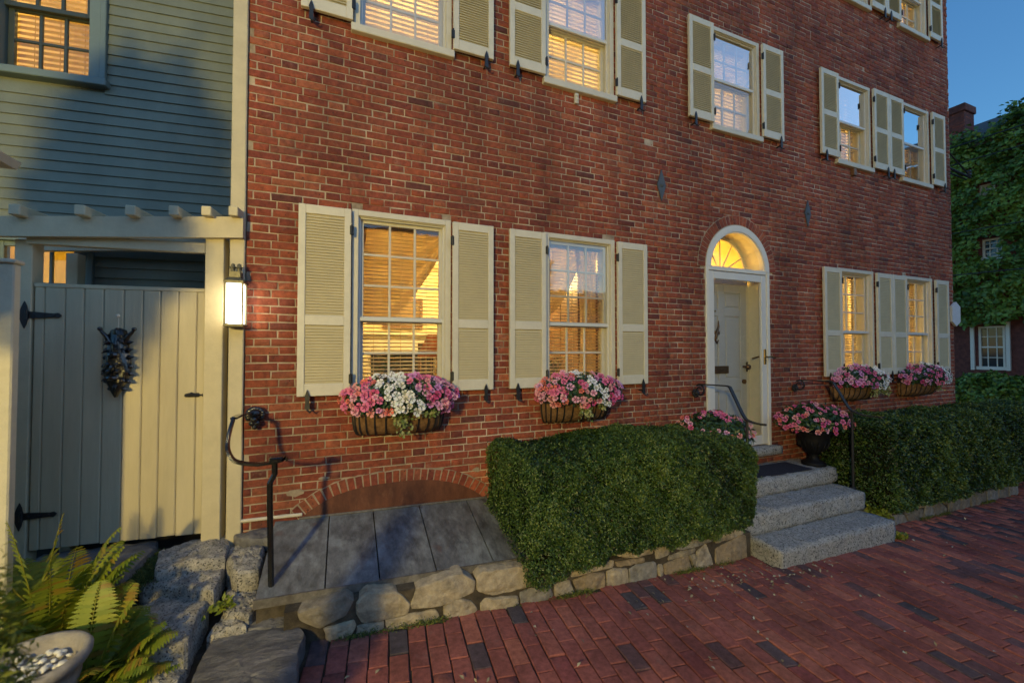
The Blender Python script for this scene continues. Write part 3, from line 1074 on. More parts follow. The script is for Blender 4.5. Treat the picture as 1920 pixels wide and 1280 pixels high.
# ---- rooms behind the windows, each with a glowing ceiling lamp
def room(x0, x1, y1, z0, z1, lamps, L, glow=None):
    y0 = .262
    q = MB()
    v = [(x0, y0, z0), (x1, y0, z0), (x1, y1, z0), (x0, y1, z0), (x0, y0, z1), (x1, y0, z1), (x1, y1, z1), (x0, y1, z1)]
    q.add(v, [(0, 1, 2, 3), (4, 7, 6, 5), (1, 5, 6, 2), (2, 6, 7, 3), (3, 7, 4, 0)])
    r_ = q.build('room', 'room', house, fix=False)
    em = emit_mat('room_glow', glow or ROOM_COLOR, L)
    for (lx, ly, lz) in lamps:
        l = MB().ball((lx, ly, lz), .09, 10).build('ceiling_lamp', em, r_, smooth=True)
room(-.63, 3.35, 3.4, .9, 3.1, [(.9, 2.3, 2.85), (2.6, 2.3, 2.85)], 105)
room(3.40, 4.92, 3.0, .6, 3.7, [(4.1, 1.7, 2.35)], 150, (1.0, .60, .10))
room(4.97, 8.86, 3.0, .9, 3.1, [(6.3, 1.8, 2.85), (7.9, 1.8, 2.85)], 100)
room(-.63, 2.9, 3.0, 3.9, 5.8, [(.5, 1.3, 5.2), (2.0, 1.3, 5.2)], 40)
room(2.95, 5.2, 3.0, 3.9, 5.8, [(4.1, 1.3, 5.2)], 40)
room(5.25, 8.86, 3.0, 3.9, 5.8, [(6.3, 1.3, 5.2), (7.9, 1.3, 5.2)], 40)
room(5.25, 8.86, 3.0, 6.2, 8.1, [(6.3, 1.3, 7.5), (7.9, 1.3, 7.5)], 46)

# ---- front door
def arc_strip(mbx, cx, cz, r0, r1, y0, y1, n=28, a0=0.0, a1=math.pi):
    o = len(mbx.v); 
    for k in range(n + 1):
        a = a0 + (a1 - a0) * k / n
        for (r, y) in ((r0, y0), (r1, y0), (r1, y1), (r0, y1)):
            mbx.v.append((cx + r * math.cos(a), y, cz + r * math.sin(a))); mbx.t.append(.5)
    for k in range(n):
        for e in range(4):
            e2 = (e + 1) % 4
            mbx.f.append((o + k * 4 + e, o + k * 4 + e2, o + k * 4 + 4 + e2, o + k * 4 + 4 + e))
    mbx.f.append((o, o + 1, o + 2, o + 3)); mbx.f.append(tuple(o + n * 4 + e for e in (3, 2, 1, 0)))

ds = MB()
arc_strip(ds, DX, DS, DR - .072, DR - .002, -.012, .05)
arc_strip(ds, DX, DS, DR - .085, DR - .073, -.004, .05)
for sgn in (-1, 1):
    xa, xb = sorted((DX + sgn * (DR - .046), DX + sgn * (DR - .002)))
    ds.box(xa, xb, -.012, .05, .70, DS - .001, .003)
ds.box(DX - DR + .05, DX + DR - .05, -.008, .05, DS - .035, DS + .012, .003)
door = ds.build('door_surround', 'white', house)
# vestibule lining behind it
vl = MB()
arc_strip(vl, DX, DS + .012, DR - .07, DR - .06, .05, .262)
for sgn in (-1, 1):
    xa, xb = sorted((DX + sgn * (DR - .03), DX + sgn * (DR - .04)))
    vl.box(xa, xb, .051, .262, .68, DS + .01)
vl.build('reveal_lining', 'trim', door)
# storm door
sx0, sx1, sz0, sz1 = DX - DR + .048, DX + DR - .048, .715, DS - .04
sd = MB()
sd.box(sx0, sx0 + .082, .0, .034, sz0, sz1, .004); sd.box(sx1 - .082, sx1, .0, .034, sz0, sz1, .004)
sd.box(sx0 + .082, sx1 - .082, .001, .033, sz1 - .085, sz1 - .0005, .004); sd.box(sx0 + .082, sx1 - .082, .001, .033, sz0 + .0005, sz0 + .10, .004)
sdo = sd.build('storm_door', 'storm', house)
pane_obj(sdo, sx0 + .078, sx1 - .078, sz0 + .095, sz1 - .08, .018, 'door_glass', 'pane')
hd = MB()
hx = sx1 - .04; hz = 1.735
hd.box(hx - .016, hx + .016, -.012, .0, hz - .09, hz + .09, .004)
hd.tube([(hx, -.01, hz), (hx, -.05, hz), (hx - .015, -.058, hz - .002), (hx + .02, -.066, hz + .006), (hx + .09, -.066, hz - .012)], .009, 8)
hd.tube([(hx, .034, hz), (hx, .075, hz), (hx - .10, .08, hz - .02)], .009, 8)
hd.build('handle', 'brass', sdo)
# inner panelled door with its furniture
dy = .235
dx0, dx1, dz0, dz1 = DX - .42, DX + .42, .70, 2.60
dd = MB()
dd.box(dx0, dx1, dy + .012, dy + .04, dz0, dz1)
stl = .105
rails = [(dz0, dz0 + .2), (1.32, 1.46), (2.22, 2.31), (dz1 - .10, dz1)]
for (a, b) in ((dx0, dx0 + stl), (DX - .05, DX + .05), (dx1 - stl, dx1)):
    dd.box(a, b, dy, dy + .0125, dz0, dz1, .003)
for (a, b) in rails:
    for (xa, xb) in ((dx0 + stl, DX - .05), (DX + .05, dx1 - stl)):
        dd.box(xa, xb, dy + .0005, dy + .0125, a, b, .003)
for k in range(3):
    za, zb = rails[k][1], rails[k + 1][0]
    for (xa, xb) in ((dx0 + stl, DX - .05), (DX + .05, dx1 - stl)):
        dd.box(xa + .03, xb - .03, dy + .003, dy + .0125, za + .03, zb - .03, .006)
fd = dd.build('front_door', 'door_paint', house)
q = MB(); q.box(DX - .17, DX + .10, dy - .016, dy - .0005, 1.535, 1.625, .004); q.box(DX - .14, DX + .07, dy - .022, dy - .0155, 1.555, 1.605, .004); q.build('mail_slot', 'bronze', fd)
q = MB(); q.tube([(dx1 - .06, dy, 1.61), (dx1 - .06, dy - .05, 1.61)], .014, 8); q.ball((dx1 - .06, dy - .065, 1.61), .032, 12); q.build('door_knob', 'bronze', fd, smooth=True)
q = MB(); q.tube([(dx1 - .06, dy, 1.43), (dx1 - .06, dy - .02, 1.43)], .028, 14); q.build('lock', 'bronze', fd)
q = MB(); q.box(dx1 - .02, dx1 + .005, dy - .012, dy - .0006, 1.55, 1.67, .003); q.build('latch_plate', 'iron_dull', fd)
kx = DX - .1
q = MB()
kp = [(kx + .03, dy - .02, 2.16), (kx + .02, dy - .03, 2.09), (kx - .005, dy - .035, 2.04), (kx - .03, dy - .04, 1.98), (kx - .035, dy - .03, 1.93), (kx - .01, dy - .03, 1.90), (kx + .02, dy - .03, 1.93)]
q.tube(kp, [.005, .012, .018, .016, .013, .012, .006], 8)
q.tube([(kx - .005, dy - .03, 2.05), (kx + .03, dy - .03, 2.0), (kx + .04, dy - .03, 2.04)], [.01, .009, .004], 6)
q.box(kx - .03, kx + .0, dy - .02, dy - .0007, 2.0, 2.04, .004)
q.build('knocker', 'bronze', fd, smooth=True)
q = MB(); q.tube([(kx, dy, 2.275), (kx, dy - .006, 2.275)], .010, 10); q.build('peephole', 'brass', fd)
# inner frame and fanlight
FR = .405; FC = DS + .0
fl = MB()
arc_strip(fl, DX, FC, FR, DR - .06, dy, .258)
fl.box(DX - DR + .06, DX + DR - .06, dy - .004, .258, 2.60, FC - .001, .004)
for sgn in (-1, 1):
    xa, xb = sorted((DX + sgn * .4205, DX + sgn * (DR - .04)))
    fl.box(xa, xb, dy + .002, .258, .68, 2.5995, .002)
fo = fl.build('fanlight', 'trim', house)
sp = MB()
arc_strip(sp, DX, FC, .055, .075, dy + .003, dy + .022, 16)
for k in range(1, 6):
    a = math.pi * k / 6
    c_, s_ = math.cos(a), math.sin(a)
    sp.tube([(DX + .07 * c_, dy + .012, FC + .07 * s_), (DX + (FR + .002) * c_, dy + .012, FC + (FR + .002) * s_)], .008, 6)
sp.build('spokes', 'trim', fo)
for k in range(6):
    a0, a1 = math.pi * k / 6, math.pi * (k + 1) / 6
    pts = [(DX + r * math.cos(a0 + (a1 - a0) * t / 4), dy + .014, FC + r * math.sin(a0 + (a1 - a0) * t / 4)) for r, rg in ((.06, range(5)), (FR + .001, range(4, -1, -1))) for t in rg]
    me = bpy.data.meshes.new('pane'); me.from_pydata(pts, [], [tuple(range(len(pts)))]); me.materials.append(M['door_glass'])
    link('pane', me, fo)
# granite threshold
def rbox(x0, x1, y0, y1, z0, z1, seg=.06, rad=.015, amp=.004, nscale=9.0, seed=0.0, zfun=None):
    nx_, ny_, nz_ = [max(2, int(round((b - a) / seg))) for a, b in ((x0, x1), (y0, y1), (z0, z1))]
    c = [(x0 + x1) / 2, (y0 + y1) / 2, (z0 + z1) / 2]; h = [(x1 - x0) / 2, (y1 - y0) / 2, (z1 - z0) / 2]
    bm = bmesh.new(); vm = {}
    def vert(p):
        k = tuple(round(t, 5) for t in p)
        if k not in vm:
            inner = [max(-(h[i] - rad), min(h[i] - rad, p[i] - c[i])) for i in range(3)]
            d = Vector([p[i] - c[i] - inner[i] for i in range(3)])
            nrm = d.normalized() if d.length > 1e-7 else Vector((0, 0, 1))
            qv = Vector([c[i] + inner[i] for i in range(3)]) + nrm * rad
            qv += nrm * amp * fbm((qv.x + seed, qv.y - seed, qv.z), nscale)
            if zfun: qv.z += zfun(qv)
            vm[k] = bm.verts.new(qv)
        return vm[k]
    ns = (nx_, ny_, nz_)
    lo = (x0, y0, z0); hi = (x1, y1, z1)
    for ax in range(3):
        o_ = [q for q in range(3) if q != ax]
        for e in (0, 1):
            for i in range(ns[o_[0]]):
                for k in range(ns[o_[1]]):
                    ps = []
                    for (a, b) in ((0, 0), (1, 0), (1, 1), (0, 1)):
                        p = [0, 0, 0]; p[ax] = hi[ax] if e else lo[ax]
                        p[o_[0]] = lo[o_[0]] + (hi[o_[0]] - lo[o_[0]]) * (i + a) / ns[o_[0]]
                        p[o_[1]] = lo[o_[1]] + (hi[o_[1]] - lo[o_[1]]) * (k + b) / ns[o_[1]]
                        ps.append(vert(p))
                    try: bm.faces.new(ps)
                    except ValueError: pass
    bmesh.ops.recalc_face_normals(bm, faces=bm.faces)
    me = bpy.data.meshes.new('stone'); bm.to_mesh(me); bm.free()
    me.polygons.foreach_set('use_smooth', [True] * len(me.polygons))
    return me
def rbox_obj(name, mat, parent, *a, tint=.5, **k):
    me = rbox(*a, **k)
    at = me.attributes.new('tint', 'FLOAT', 'POINT'); at.data.foreach_set('value', np.full(len(me.vertices), tint, np.float32))
    me.materials.append(M[mat])
    return link(name, me, parent)
rbox_obj('threshold', 'granite', house, DX - .60, DX + .60, -.085, .06, .60, .70, seg=.05, rad=.012, amp=.003)

# ---- small ironwork and the plaque on the wall
for (x, z) in ((3.046, 3.534), (5.379, 3.53)):
    q = MB(); q.prism([(x, z - .165), (x + .055, z), (x, z + .165), (x - .055, z)], 'y', -.016, -.001)
    q.ball((x, -.018, z), .022, 10, (1, .6, 1)); q.build('anchor_plate', 'tie_iron', house)
q = MB(); hx = 8.83
q.prism([(hx - .12, 2.255), (hx, 2.185), (hx + .12, 2.255), (hx + .12, 2.495), (hx, 2.565), (hx - .12, 2.495)], 'y', -.05, -.02)
q.tube([(hx - .08, -.054, 2.37), (hx - .08, -.045, 2.37)], .010, 8)
q.box(hx - .03, hx + .03, -.02, .004, 2.30, 2.45)
o = q.build('house_plaque', 'plaque', None); o['label'] = 'small pale plaque screwed to the far corner of the brick house'; o['category'] = 'plaque'
q = MB(); q.box(2.00, 2.04, -.03, -.001, 4.155, 4.255, .004); q.ball((2.02, -.03, 4.225), .012, 8); q.ball((2.02, -.03, 4.185), .012, 8); q.build('wall_bracket', 'trim', house)
q = MB(); q.box(6.30, 6.36, -.04, -.001, 4.16, 4.255, .004); q.build('wall_bracket', 'wood', house)

# ------------------------------------------------------------------ granite steps and door mat
steps = thing('granite_steps', 'three rough granite steps leading up to the arched front door', 'steps', (DX, -.5, 0))
def put(o, parent):
    o.parent = parent
    o.matrix_parent_inverse = parent.matrix_world.inverted() if False else Matrix.Translation(-Vector(parent.location))
    return o
def step_sag(x0, x1):
    return lambda q: -.008 * math.exp(-((q.x - (x0 + x1) / 2) / .4) ** 2) if q.z > 0 else 0
put(rbox_obj('step', 'granite', None, 3.345, 4.985, -1.03, -.60, -.16, .150, seg=.04, rad=.016, amp=.012, nscale=11, seed=1), steps)
put(rbox_obj('step', 'granite', None, 3.24, 5.065, -.745, -.30, .146, .336, seg=.04, rad=.022, amp=.016, nscale=11, seed=5), steps)
put(rbox_obj('step', 'granite', None, 3.16, 5.12, -.455, .0, .331, .502, seg=.04, rad=.022, amp=.016, nscale=11, seed=9), steps)
q = MB(); q.box(3.72, 4.76, -.40, -.10, .5035, .516, .004)
mt = q.build('door_mat', 'mat', None); mt['label'] = 'dark navy door mat on the top granite step'; mt['category'] = 'mat'
# ------------------------------------------------------------------ dry stone retaining walls
def blob_stone(poly, y_face, depth, bulge, tint, seed, name, parent, mat='fieldstone', axis='y', n=40, edge=.007, amp=.006, facets=6):
    """stone from its outline: chipped arris and a rough split face. axis 'y': outline in x,z facing -y; axis 'z': outline in x,y facing up"""
    rg = random.Random(int(seed * 100))
    pts = [Vector((p[0], p[1])) for p in poly]
    per = [0]
    for i in range(len(pts)): per.append(per[-1] + (pts[(i + 1) % len(pts)] - pts[i]).length)
    ring = []
    for k in range(n):
        s = per[-1] * k / n
        for i in range(len(pts)):
            if per[i] <= s <= per[i + 1]:
                t = (s - per[i]) / max(1e-9, per[i + 1] - per[i]); ring.append(pts[i].lerp(pts[(i + 1) % len(pts)], t)); break
    cc_ = sum(ring, Vector((0, 0))) / n
    if axis == 'y': ring = [p + (p - cc_).normalized() * .004 for p in ring]
    ring = [(ring[k] * .8 + ring[k - 1] * .1 + ring[(k + 1) % n] * .1) for k in range(n)]
    c = sum(ring, Vector((0, 0))) / n
    wx = max(p.x for p in pts) - min(p.x for p in pts); wy = max(p.y for p in pts) - min(p.y for p in pts)
    size = min(wx, wy)
    e = min(edge, size * .15) / max(size * .5, 1e-4)
    planes = []
    for _ in range(facets):
        a = rg.uniform(0, 6.283); tl = rg.uniform(.12, .45); off = bulge * rg.uniform(.75, 1.3) + rg.uniform(.2, .42) * tl * size
        planes.append((math.cos(a) * tl, math.sin(a) * tl, off))
    scs = [1 - e, 1 - e - .08, .78, .66, .54, .42, .30, .18]
    layers = [(1.0, -depth), (1.0, -edge * 1.2), (1 - e * .3, -edge * .45)] + [(q_, None) for q_ in scs]
    v = []; f = []
    for (sc_, h) in layers:
        for p in ring:
            qv = c + (p - c) * sc_
            rx, ry = qv.x - c.x, qv.y - c.y
            w = fbm((qv.x + seed, qv.y + seed * .7, seed), 13) * amp + fbm((qv.x + seed * 2, qv.y, seed), 45) * amp * .45
            if h is None:
                hh = bulge * (1 - .5 * sc_ * sc_)
                for (px, py, po) in planes: hh = min(hh, po - px * rx - py * ry)
                hh = max(hh, -edge * .3) + w
            else:
                hh = h + (w * .6 if h > -depth else 0)
            jit = fbm((qv.x * 1.3 - seed, qv.y - seed, 3 + seed), 16) * amp * .9 if sc_ > .8 else 0
            d2 = qv - c; d2 = d2.normalized() * jit if d2.length > 0 else d2
            v.append((qv.x + d2.x, qv.y + d2.y, hh))
    v.append((c.x, c.y, min([bulge] + [po for _, _, po in planes]) + fbm((c.x + seed, c.y, seed), 13) * amp))
    m_ = len(layers)
    for i in range(m_ - 1):
        for k in range(n):
            k2 = (k + 1) % n
            f.append((i * n + k, i * n + k2, (i + 1) * n + k2, (i + 1) * n + k))
    for k in range(n):
        f.append(((m_ - 1) * n + k, (m_ - 1) * n + (k + 1) % n, m_ * n))
    if axis == 'y': v = [(a_, y_face - h, b_) for (a_, b_, h) in v]
    else: v = [(a_, b_, y_face + h) for (a_, b_, h) in v]
    q = MB(); q.add(v, f, tint)
    o = q.build(name, mat, parent, smooth=True)
    sh = o.data
    try: sh.set_sharp_from_angle(angle=R(28))
    except Exception: pass
    return o

WALL_L = [
  [(-0.231, 0.374), (0.011, 0.402), (0.058, 0.367), (0.012, 0.292), (-0.122, 0.253), (-0.22, 0.325)],
  [(0.069, 0.352), (0.128, 0.401), (0.287, 0.373), (0.376, 0.282), (0.364, 0.221), (0.201, 0.222), (0.105, 0.227), (0.07, 0.291)],
  [(0.383, 0.268), (0.414, 0.365), (0.699, 0.392), (0.785, 0.326), (0.778, 0.259), (0.575, 0.224), (0.389, 0.241)],
  [(0.795, 0.343), (0.824, 0.375), (1.151, 0.351), (1.191, 0.212), (0.903, 0.211), (0.803, 0.256)],
  [(-0.1, 0.247), (0.058, 0.257), (0.068, 0.217), (0.036, 0.16), (-0.078, 0.172)],
  [(0.078, 0.215), (0.22, 0.21), (0.224, 0.143), (0.07, 0.155)],
  [(0.236, 0.215), (0.534, 0.208), (0.561, 0.13), (0.247, 0.15)],
  [(0.582, 0.209), (0.671, 0.235), (0.765, 0.206), (0.8, 0.144), (0.757, 0.11), (0.589, 0.117)],
  [(0.822, 0.174), (0.859, 0.2), (1.088, 0.163), (1.087, 0.095), (0.829, 0.107)],
  [(1.207, 0.261), (1.469, 0.259), (1.481, 0.204), (1.246, 0.208)],
  [(1.105, 0.185), (1.22, 0.195), (1.335, 0.18), (1.345, 0.095), (1.11, 0.09)],
  [(1.36, 0.185), (1.481, 0.184), (1.525, 0.08), (1.372, 0.08)],
  [(1.511, 0.177), (1.655, 0.201), (1.78, 0.179), (1.776, 0.075), (1.552, 0.075)],
  [(1.795, 0.185), (1.863, 0.193), (1.98, 0.168), (1.987, 0.055), (1.8, 0.06)],
  [(2.0, 0.16), (2.068, 0.18), (2.24, 0.172), (2.26, 0.123), (2.25, 0.045), (2.008, 0.05)],
  [(2.273, 0.134), (2.313, 0.132), (2.318, 0.045), (2.277, 0.041)],
  [(2.33, 0.135), (2.574, 0.158), (2.612, 0.035), (2.342, 0.035)],
  [(2.59, 0.155), (2.654, 0.156), (2.655, 0.08), (2.625, 0.066)],
  [(2.67, 0.165), (2.769, 0.215), (2.849, 0.025), (2.652, 0.025)],
  [(2.876, 0.152), (3.129, 0.208), (3.228, 0.215), (3.24, 0.02), (3.056, 0.015), (2.883, 0.01)],
  [(1.877, 0.285), (1.999, 0.304), (2.226, 0.29), (2.225, 0.235), (1.971, 0.25)],
  [(1.876, 0.237), (2.139, 0.222), (2.139, 0.188), (1.889, 0.2)],
  [(2.245, 0.285), (2.389, 0.26), (2.381, 0.205), (2.255, 0.19)],
  [(2.385, 0.19), (2.654, 0.204), (2.654, 0.168), (2.373, 0.155)],
  [(2.404, 0.25), (2.639, 0.27), (2.853, 0.267), (2.852, 0.225), (2.5, 0.21)],
  [(1.493, 0.243), (1.732, 0.255), (1.85, 0.26), (1.849, 0.205), (1.655, 0.212), (1.505, 0.2)],
  [(2.87, 0.275), (3.10, 0.285), (3.22, 0.265), (3.20, 0.225), (3.05, 0.21), (2.88, 0.2)],
]
WALL_R = [
  [(6.036, -0.08), (6.084, 0.063), (6.145, 0.073), (6.262, -0.039), (6.243, -0.10)],
  [(6.179, 0.068), (6.322, 0.096), (6.524, -0.03), (6.514, -0.10), (6.29, -0.10)],
  [(6.576, 0.08), (6.69, 0.109), (6.849, 0.013), (6.816, -0.10), (6.575, -0.10)],
  [(6.87, 0.051), (7.058, 0.056), (7.055, -0.11), (6.844, -0.11)],
  [(7.088, 0.052), (7.45, 0.056), (7.463, -0.11), (7.091, -0.11)],
  [(7.491, 0.041), (7.753, 0.049), (7.757, -0.11), (7.506, -0.11)],
  [(7.787, 0.056), (8.049, 0.067), (8.052, -0.11), (7.79, -0.11)],
  [(8.084, 0.073), (8.308, 0.079), (8.323, -0.11), (8.086, -0.11)],
  [(5.659, 0.033), (5.939, 0.046), (6.029, 0.023), (6.012, -0.094), (5.753, -0.084)],
  [(5.395, 0.09), (5.551, 0.093), (5.62, 0.066), (5.549, 0.049)],
  [(5.644, 0.102), (5.841, 0.106), (5.889, 0.063), (5.676, 0.048)],
  [(6.027, 0.126), (6.324, 0.143), (6.34, 0.112), (6.111, 0.09)],
  [(6.369, 0.119), (6.578, 0.119), (6.566, 0.085), (6.385, 0.078)],
  [(5.924, 0.085), (6.066, 0.082), (6.041, 0.055), (5.939, 0.056)],
  [(6.785, 0.102), (7.02, 0.091), (7.018, 0.066), (6.804, 0.075)],
  [(6.447, 0.069), (6.557, 0.064), (6.555, 0.0), (6.48, 0.028)],
  [(5.424, 0.041), (5.634, 0.035), (5.727, -0.071), (5.593, -0.087), (5.3, -.08), (5.2, .0)],
  [(5.10, 0.10), (5.36, 0.10), (5.38, 0.055), (5.12, 0.04)],
  [(7.05, .10), (7.4, .095), (7.42, .07), (7.06, .068)],
  [(7.45, .085), (7.74, .09), (7.75, .06), (7.47, .055)],
]
def wall_core(x0, x1, ztop, name, parent):
    """earth and mortar packed behind the stones"""
    xs_ = np.linspace(x0, x1, 14); v = []; f = []
    for i, x in enumerate(xs_):
        zt = ztop(x); zb = gz(x) - .2
        v += [(x, -.785, zb), (x, -.785, zt), (x, -.60, zt + .01), (x, -.60, zb)]
        if i:
            o = i * 4
            for e in range(4):
                e2 = (e + 1) % 4
                f.append((o - 4 + e, o + e, o + e2, o - 4 + e2))
    f += [(0, 1, 2, 3), tuple(len(v) - 4 + e for e in (3, 2, 1, 0))]
    q = MB(); q.add(v, f); q.build(name, 'wall_core', parent)
rng = np.random.default_rng(21)
rw = thing('retaining_wall', 'low dry stone wall under the cellar hatch and clipped hedge', 'stone wall', (1.5, -.8, 0), group='low stone walls')
lw = []
for i, poly in enumerate(WALL_L):
    tn = [.12, .42, .5, .45, .42, .5, .45, .5, .42][i] if i < 9 else float(rng.choice([.2, .4, .5, .6, .75, .95]))
    o = blob_stone(poly, -.80, .16, .005 + .008 * rng.random(), tn, i * 3.7 + 1, 'stone', None, amp=.007)
    put(o, rw)
wall_core(-.30, 3.30, lambda x: float(np.interp(x, [-.3, .4, 1.2, 1.9, 3.3], [.375, .36, .30, .255, .22])), 'packing', None)
put(bpy.data.objects['packing'], rw)
rw2 = thing('retaining_wall', 'low dark stone wall under the far hedge beyond the steps', 'stone wall', (6.5, -.8, 0), group='low stone walls')
for i, poly in enumerate(WALL_R):
    o = blob_stone(poly, -.80, .16, .005 + .008 * rng.random(), float(rng.choice([.08, .15, .2, .8, .75])), i * 2.9 + 77, 'stone', None, n=30, amp=.007)
    put(o, rw2)
wall_core(5.0, 8.34, lambda x: float(np.interp(x, [5, 5.8, 6.5, 8.3], [.09, .095, .10, .055])), 'packing', None)
put([o for o in bpy.data.objects if o.name.startswith('packing') and o.parent is None][0], rw2)

# planting beds behind the walls
def bed(name, x0, x1, y0, y1, z0, z1):
    q = MB(); q.add([(x0, y0, z0), (x1, y0, z1), (x1, y1, z1), (x0, y1, z0)], [(0, 1, 2, 3)])
    o = q.build(name, 'soil'); o['kind'] = 'structure'; return o
bed('planting_bed', 1.0, 3.3, -.62, .0, .30, .22)
bed('planting_bed', 5.0, 8.34, -.62, .0, .09, .05)

# ------------------------------------------------------------------ cellar hatch
hatch = thing('cellar_hatch', 'sloping grey metal clad cellar hatch below the low brick arch', 'cellar hatch', (.35, -.35, .4))
def htop(x): return .592 - .026 * (x + .3)
def hbot(x): return .432 - .042 * (x + .43)
hx_ = [-.455, -.10, .207, .556, .945, 1.25]
for i in range(5):
    a, b = hx_[i] + .004, hx_[i + 1] - .004
    v = []
    NX, NY = 4, 8
    for k in range(NY + 1):
        t = k / NY
        for j in range(NX + 1):
            x = a + (b - a) * j / NX
            y = -.012 + (-.70 + .012) * t
            z = htop(x) + (hbot(x) - htop(x)) * t + fbm((x, y, i), 5) * .0025 + (.004 if j in (0, NX) else 0)
            v.append((x, y, z))
    n1 = len(v)
    v += [(p[0], p[1], p[2] - .02) for p in v]
    f = []
    for k in range(NY):
        for j in range(NX):
            a_ = k * (NX + 1) + j
            f.append((a_, a_ + 1, a_ + NX + 2, a_ + NX + 1)); f.append((n1 + a_ + NX + 1, n1 + a_ + NX + 2, n1 + a_ + 1, n1 + a_))
    bnd = [j for j in range(NX + 1)] + [k * (NX + 1) + NX for k in range(1, NY + 1)] + [NY * (NX + 1) + j for j in range(NX - 1, -1, -1)] + [k * (NX + 1) for k in range(NY - 1, 0, -1)]
    for e in range(len(bnd)):
        p, q_ = bnd[e], bnd[(e + 1) % len(bnd)]
        f.append((p, q_, n1 + q_, n1 + p))
    q = MB(); q.add(v, f); put(q.build('hatch_panel', 'lead', None, smooth=False), hatch)
q = MB()
for (y0, y1, dz0, dz1) in ((-.712, -.701, -.045, .004), (-.70, -.66, -.052, -.022)):
    v = []
    for x in (hx_[0] - .004, hx_[-1]):
        v += [(x, y0, hbot(x) + dz0), (x, y1, hbot(x) + dz0), (x, y1, hbot(x) + dz1), (x, y0, hbot(x) + dz1)]
    q.add(v, [(0, 1, 2, 3), (7, 6, 5, 4), (0, 4, 5, 1), (1, 5, 6, 2), (2, 6, 7, 3), (3, 7, 4, 0)])
put(q.build('drip_edge', 'lead_edge', None), hatch)
# side cheek and body under the hatch
q = MB()
v = []
for x in (hx_[0] + .008, hx_[-1] - .01):
    v += [(x, -.02, .1), (x, -.69, .1), (x, -.69, hbot(x) - .03), (x, -.02, htop(x) - .03)]
q.add(v, [(0, 1, 2, 3), (7, 6, 5, 4), (0, 4, 5, 1), (1, 5, 6, 2), (2, 6, 7, 3), (3, 7, 4, 0)])
put(q.build('hatch_body', 'wall_core', None), hatch)
q = MB(); q.tube([(x, -.014, htop(x) + .006) for x in np.linspace(-.30, 1.12, 10)], .009, 6); put(q.build('flashing', 'lead_edge', None), hatch)

# ------------------------------------------------------------------ stone slabs in front of the gate
terr = MB()
gxs = np.linspace(-3.2, -.12, 26); gys = np.linspace(-5.2, .7, 40)
v = []; f = []
def garden_z(x, y):
    up = np.interp(y, [-2.2, -1.1, -.6, -.3, .1], [0, .02, .09, .2, .26])
    side = np.interp(x, [-.7, -.35, -.12], [1, .45, .0])
    return gz(x) - .09 + up * side + .02 * fbm((x, y, 2), 4)
for y in gys:
    for x in gxs: v.append((x, y, garden_z(x, y)))
for k in range(len(gys) - 1):
    for i in range(len(gxs) - 1):
        a = k * len(gxs) + i
        f.append((a, a + 1, a + len(gxs) + 1, a + len(gxs)))
terr.add(v, f); o = terr.build('garden_terrain', 'soil', None, smooth=True); o['kind'] = 'structure'
SLABS = [
 (.53, [(-1.102, -.035), (-.929, .077), (-.739, .089), (-.70, -.12), (-.69, -.295), (-1.023, -.343)], 'slab_granite', 'pale rough stone slab lying against the foot of the cream gate', .22, .012),
 (.46, [(-1.118, -.257), (-1.005, -.14), (-.725, -.138), (-.68, -.273), (-.68, -.552), (-.989, -.369), (-1.076, -.363)], 'slab_granite', 'wedge shaped stone slab with brown front edge, second below the gate', .13, .004),
 (.40, [(-1.123, -.521), (-.98, -.374), (-.731, -.447), (-.696, -.583), (-.717, -.686), (-.698, -.888), (-.807, -.921), (-.843, -.915), (-1.022, -.696)], 'slab_granite', 'large speckled granite slab beside the ferns', .22, .004),
 (.28, [(-.885, -.777), (-.805, -.762), (-.699, -.899), (-.702, -.993), (-.819, -1.02), (-.91, -.849)], 'slab_granite', 'small bluish stone half hidden below the ferns', .2, .015),
 (.29, [(-.64, -1.40), (-.655, -1.05), (-.65, -.779), (-.638, -.665), (-.482, -.67), (-.216, -.766), (-.188, -.859), (-.211, -.958), (-.19, -1.20), (-.21, -1.45)], 'slate', 'broad dark slate slab at the end of the brick pavement', .2, .006),
 (.50, [(-.679, -.277), (-.712, -.06), (-.586, -.03), (-.50, -.09), (-.475, -.258), (-.475, -.46), (-.594, -.46)], 'slab_granite', 'rounded pale boulder against the side of the cellar hatch', .16, .02),
 (.37, [(-.669, -.30), (-.487, -.33), (-.455, -.62), (-.482, -.70), (-.613, -.621)], 'slab_granite', 'weathered grey stone below the boulder beside the hatch', .2, .006),
 (.325, [(-.67, -.727), (-.627, -.554), (-.508, -.602), (-.485, -.722), (-.624, -.735)], 'slab_granite', 'small flat grey stone at the head of the slate slab', .2, .006),
 (.30, [(-.50, -.70), (-.398, -.56), (-.33, -.56), (-.235, -.60), (-.232, -.75), (-.35, -.76)], 'slate', 'flat grey stone holding the foot of the iron handrail post', .2, .004),
 (.565, [(-.70, -.012), (-.55, .0), (-.462, .0), (-.462, -.17), (-.572, -.15), (-.68, -.07)], 'slate', 'thin grey stone wedged between brick corner and hatch', .1, .004),
 (.545, [(-1.75, .16), (-1.45, .14), (-1.155, .12), (-1.125, .0), (-1.141, -.242), (-1.172, -.471), (-1.303, -.522), (-1.75, -.45)], 'slate', 'smooth grey flagstone in front of the gate behind the ferns', .1, .002),
]
for i, (z, poly, mt_, lab, dep, bul) in enumerate(SLABS):
    o = blob_stone(poly, z, dep, bul, .5, 13.1 * i + 4, 'flat_stone', None, mt_, 'z', n=60, edge=.02, amp=.014 if mt_ != 'slate' else .010, facets=7)
    o['label'] = lab; o['category'] = 'stone'; o['group'] = 'stones below the gate'

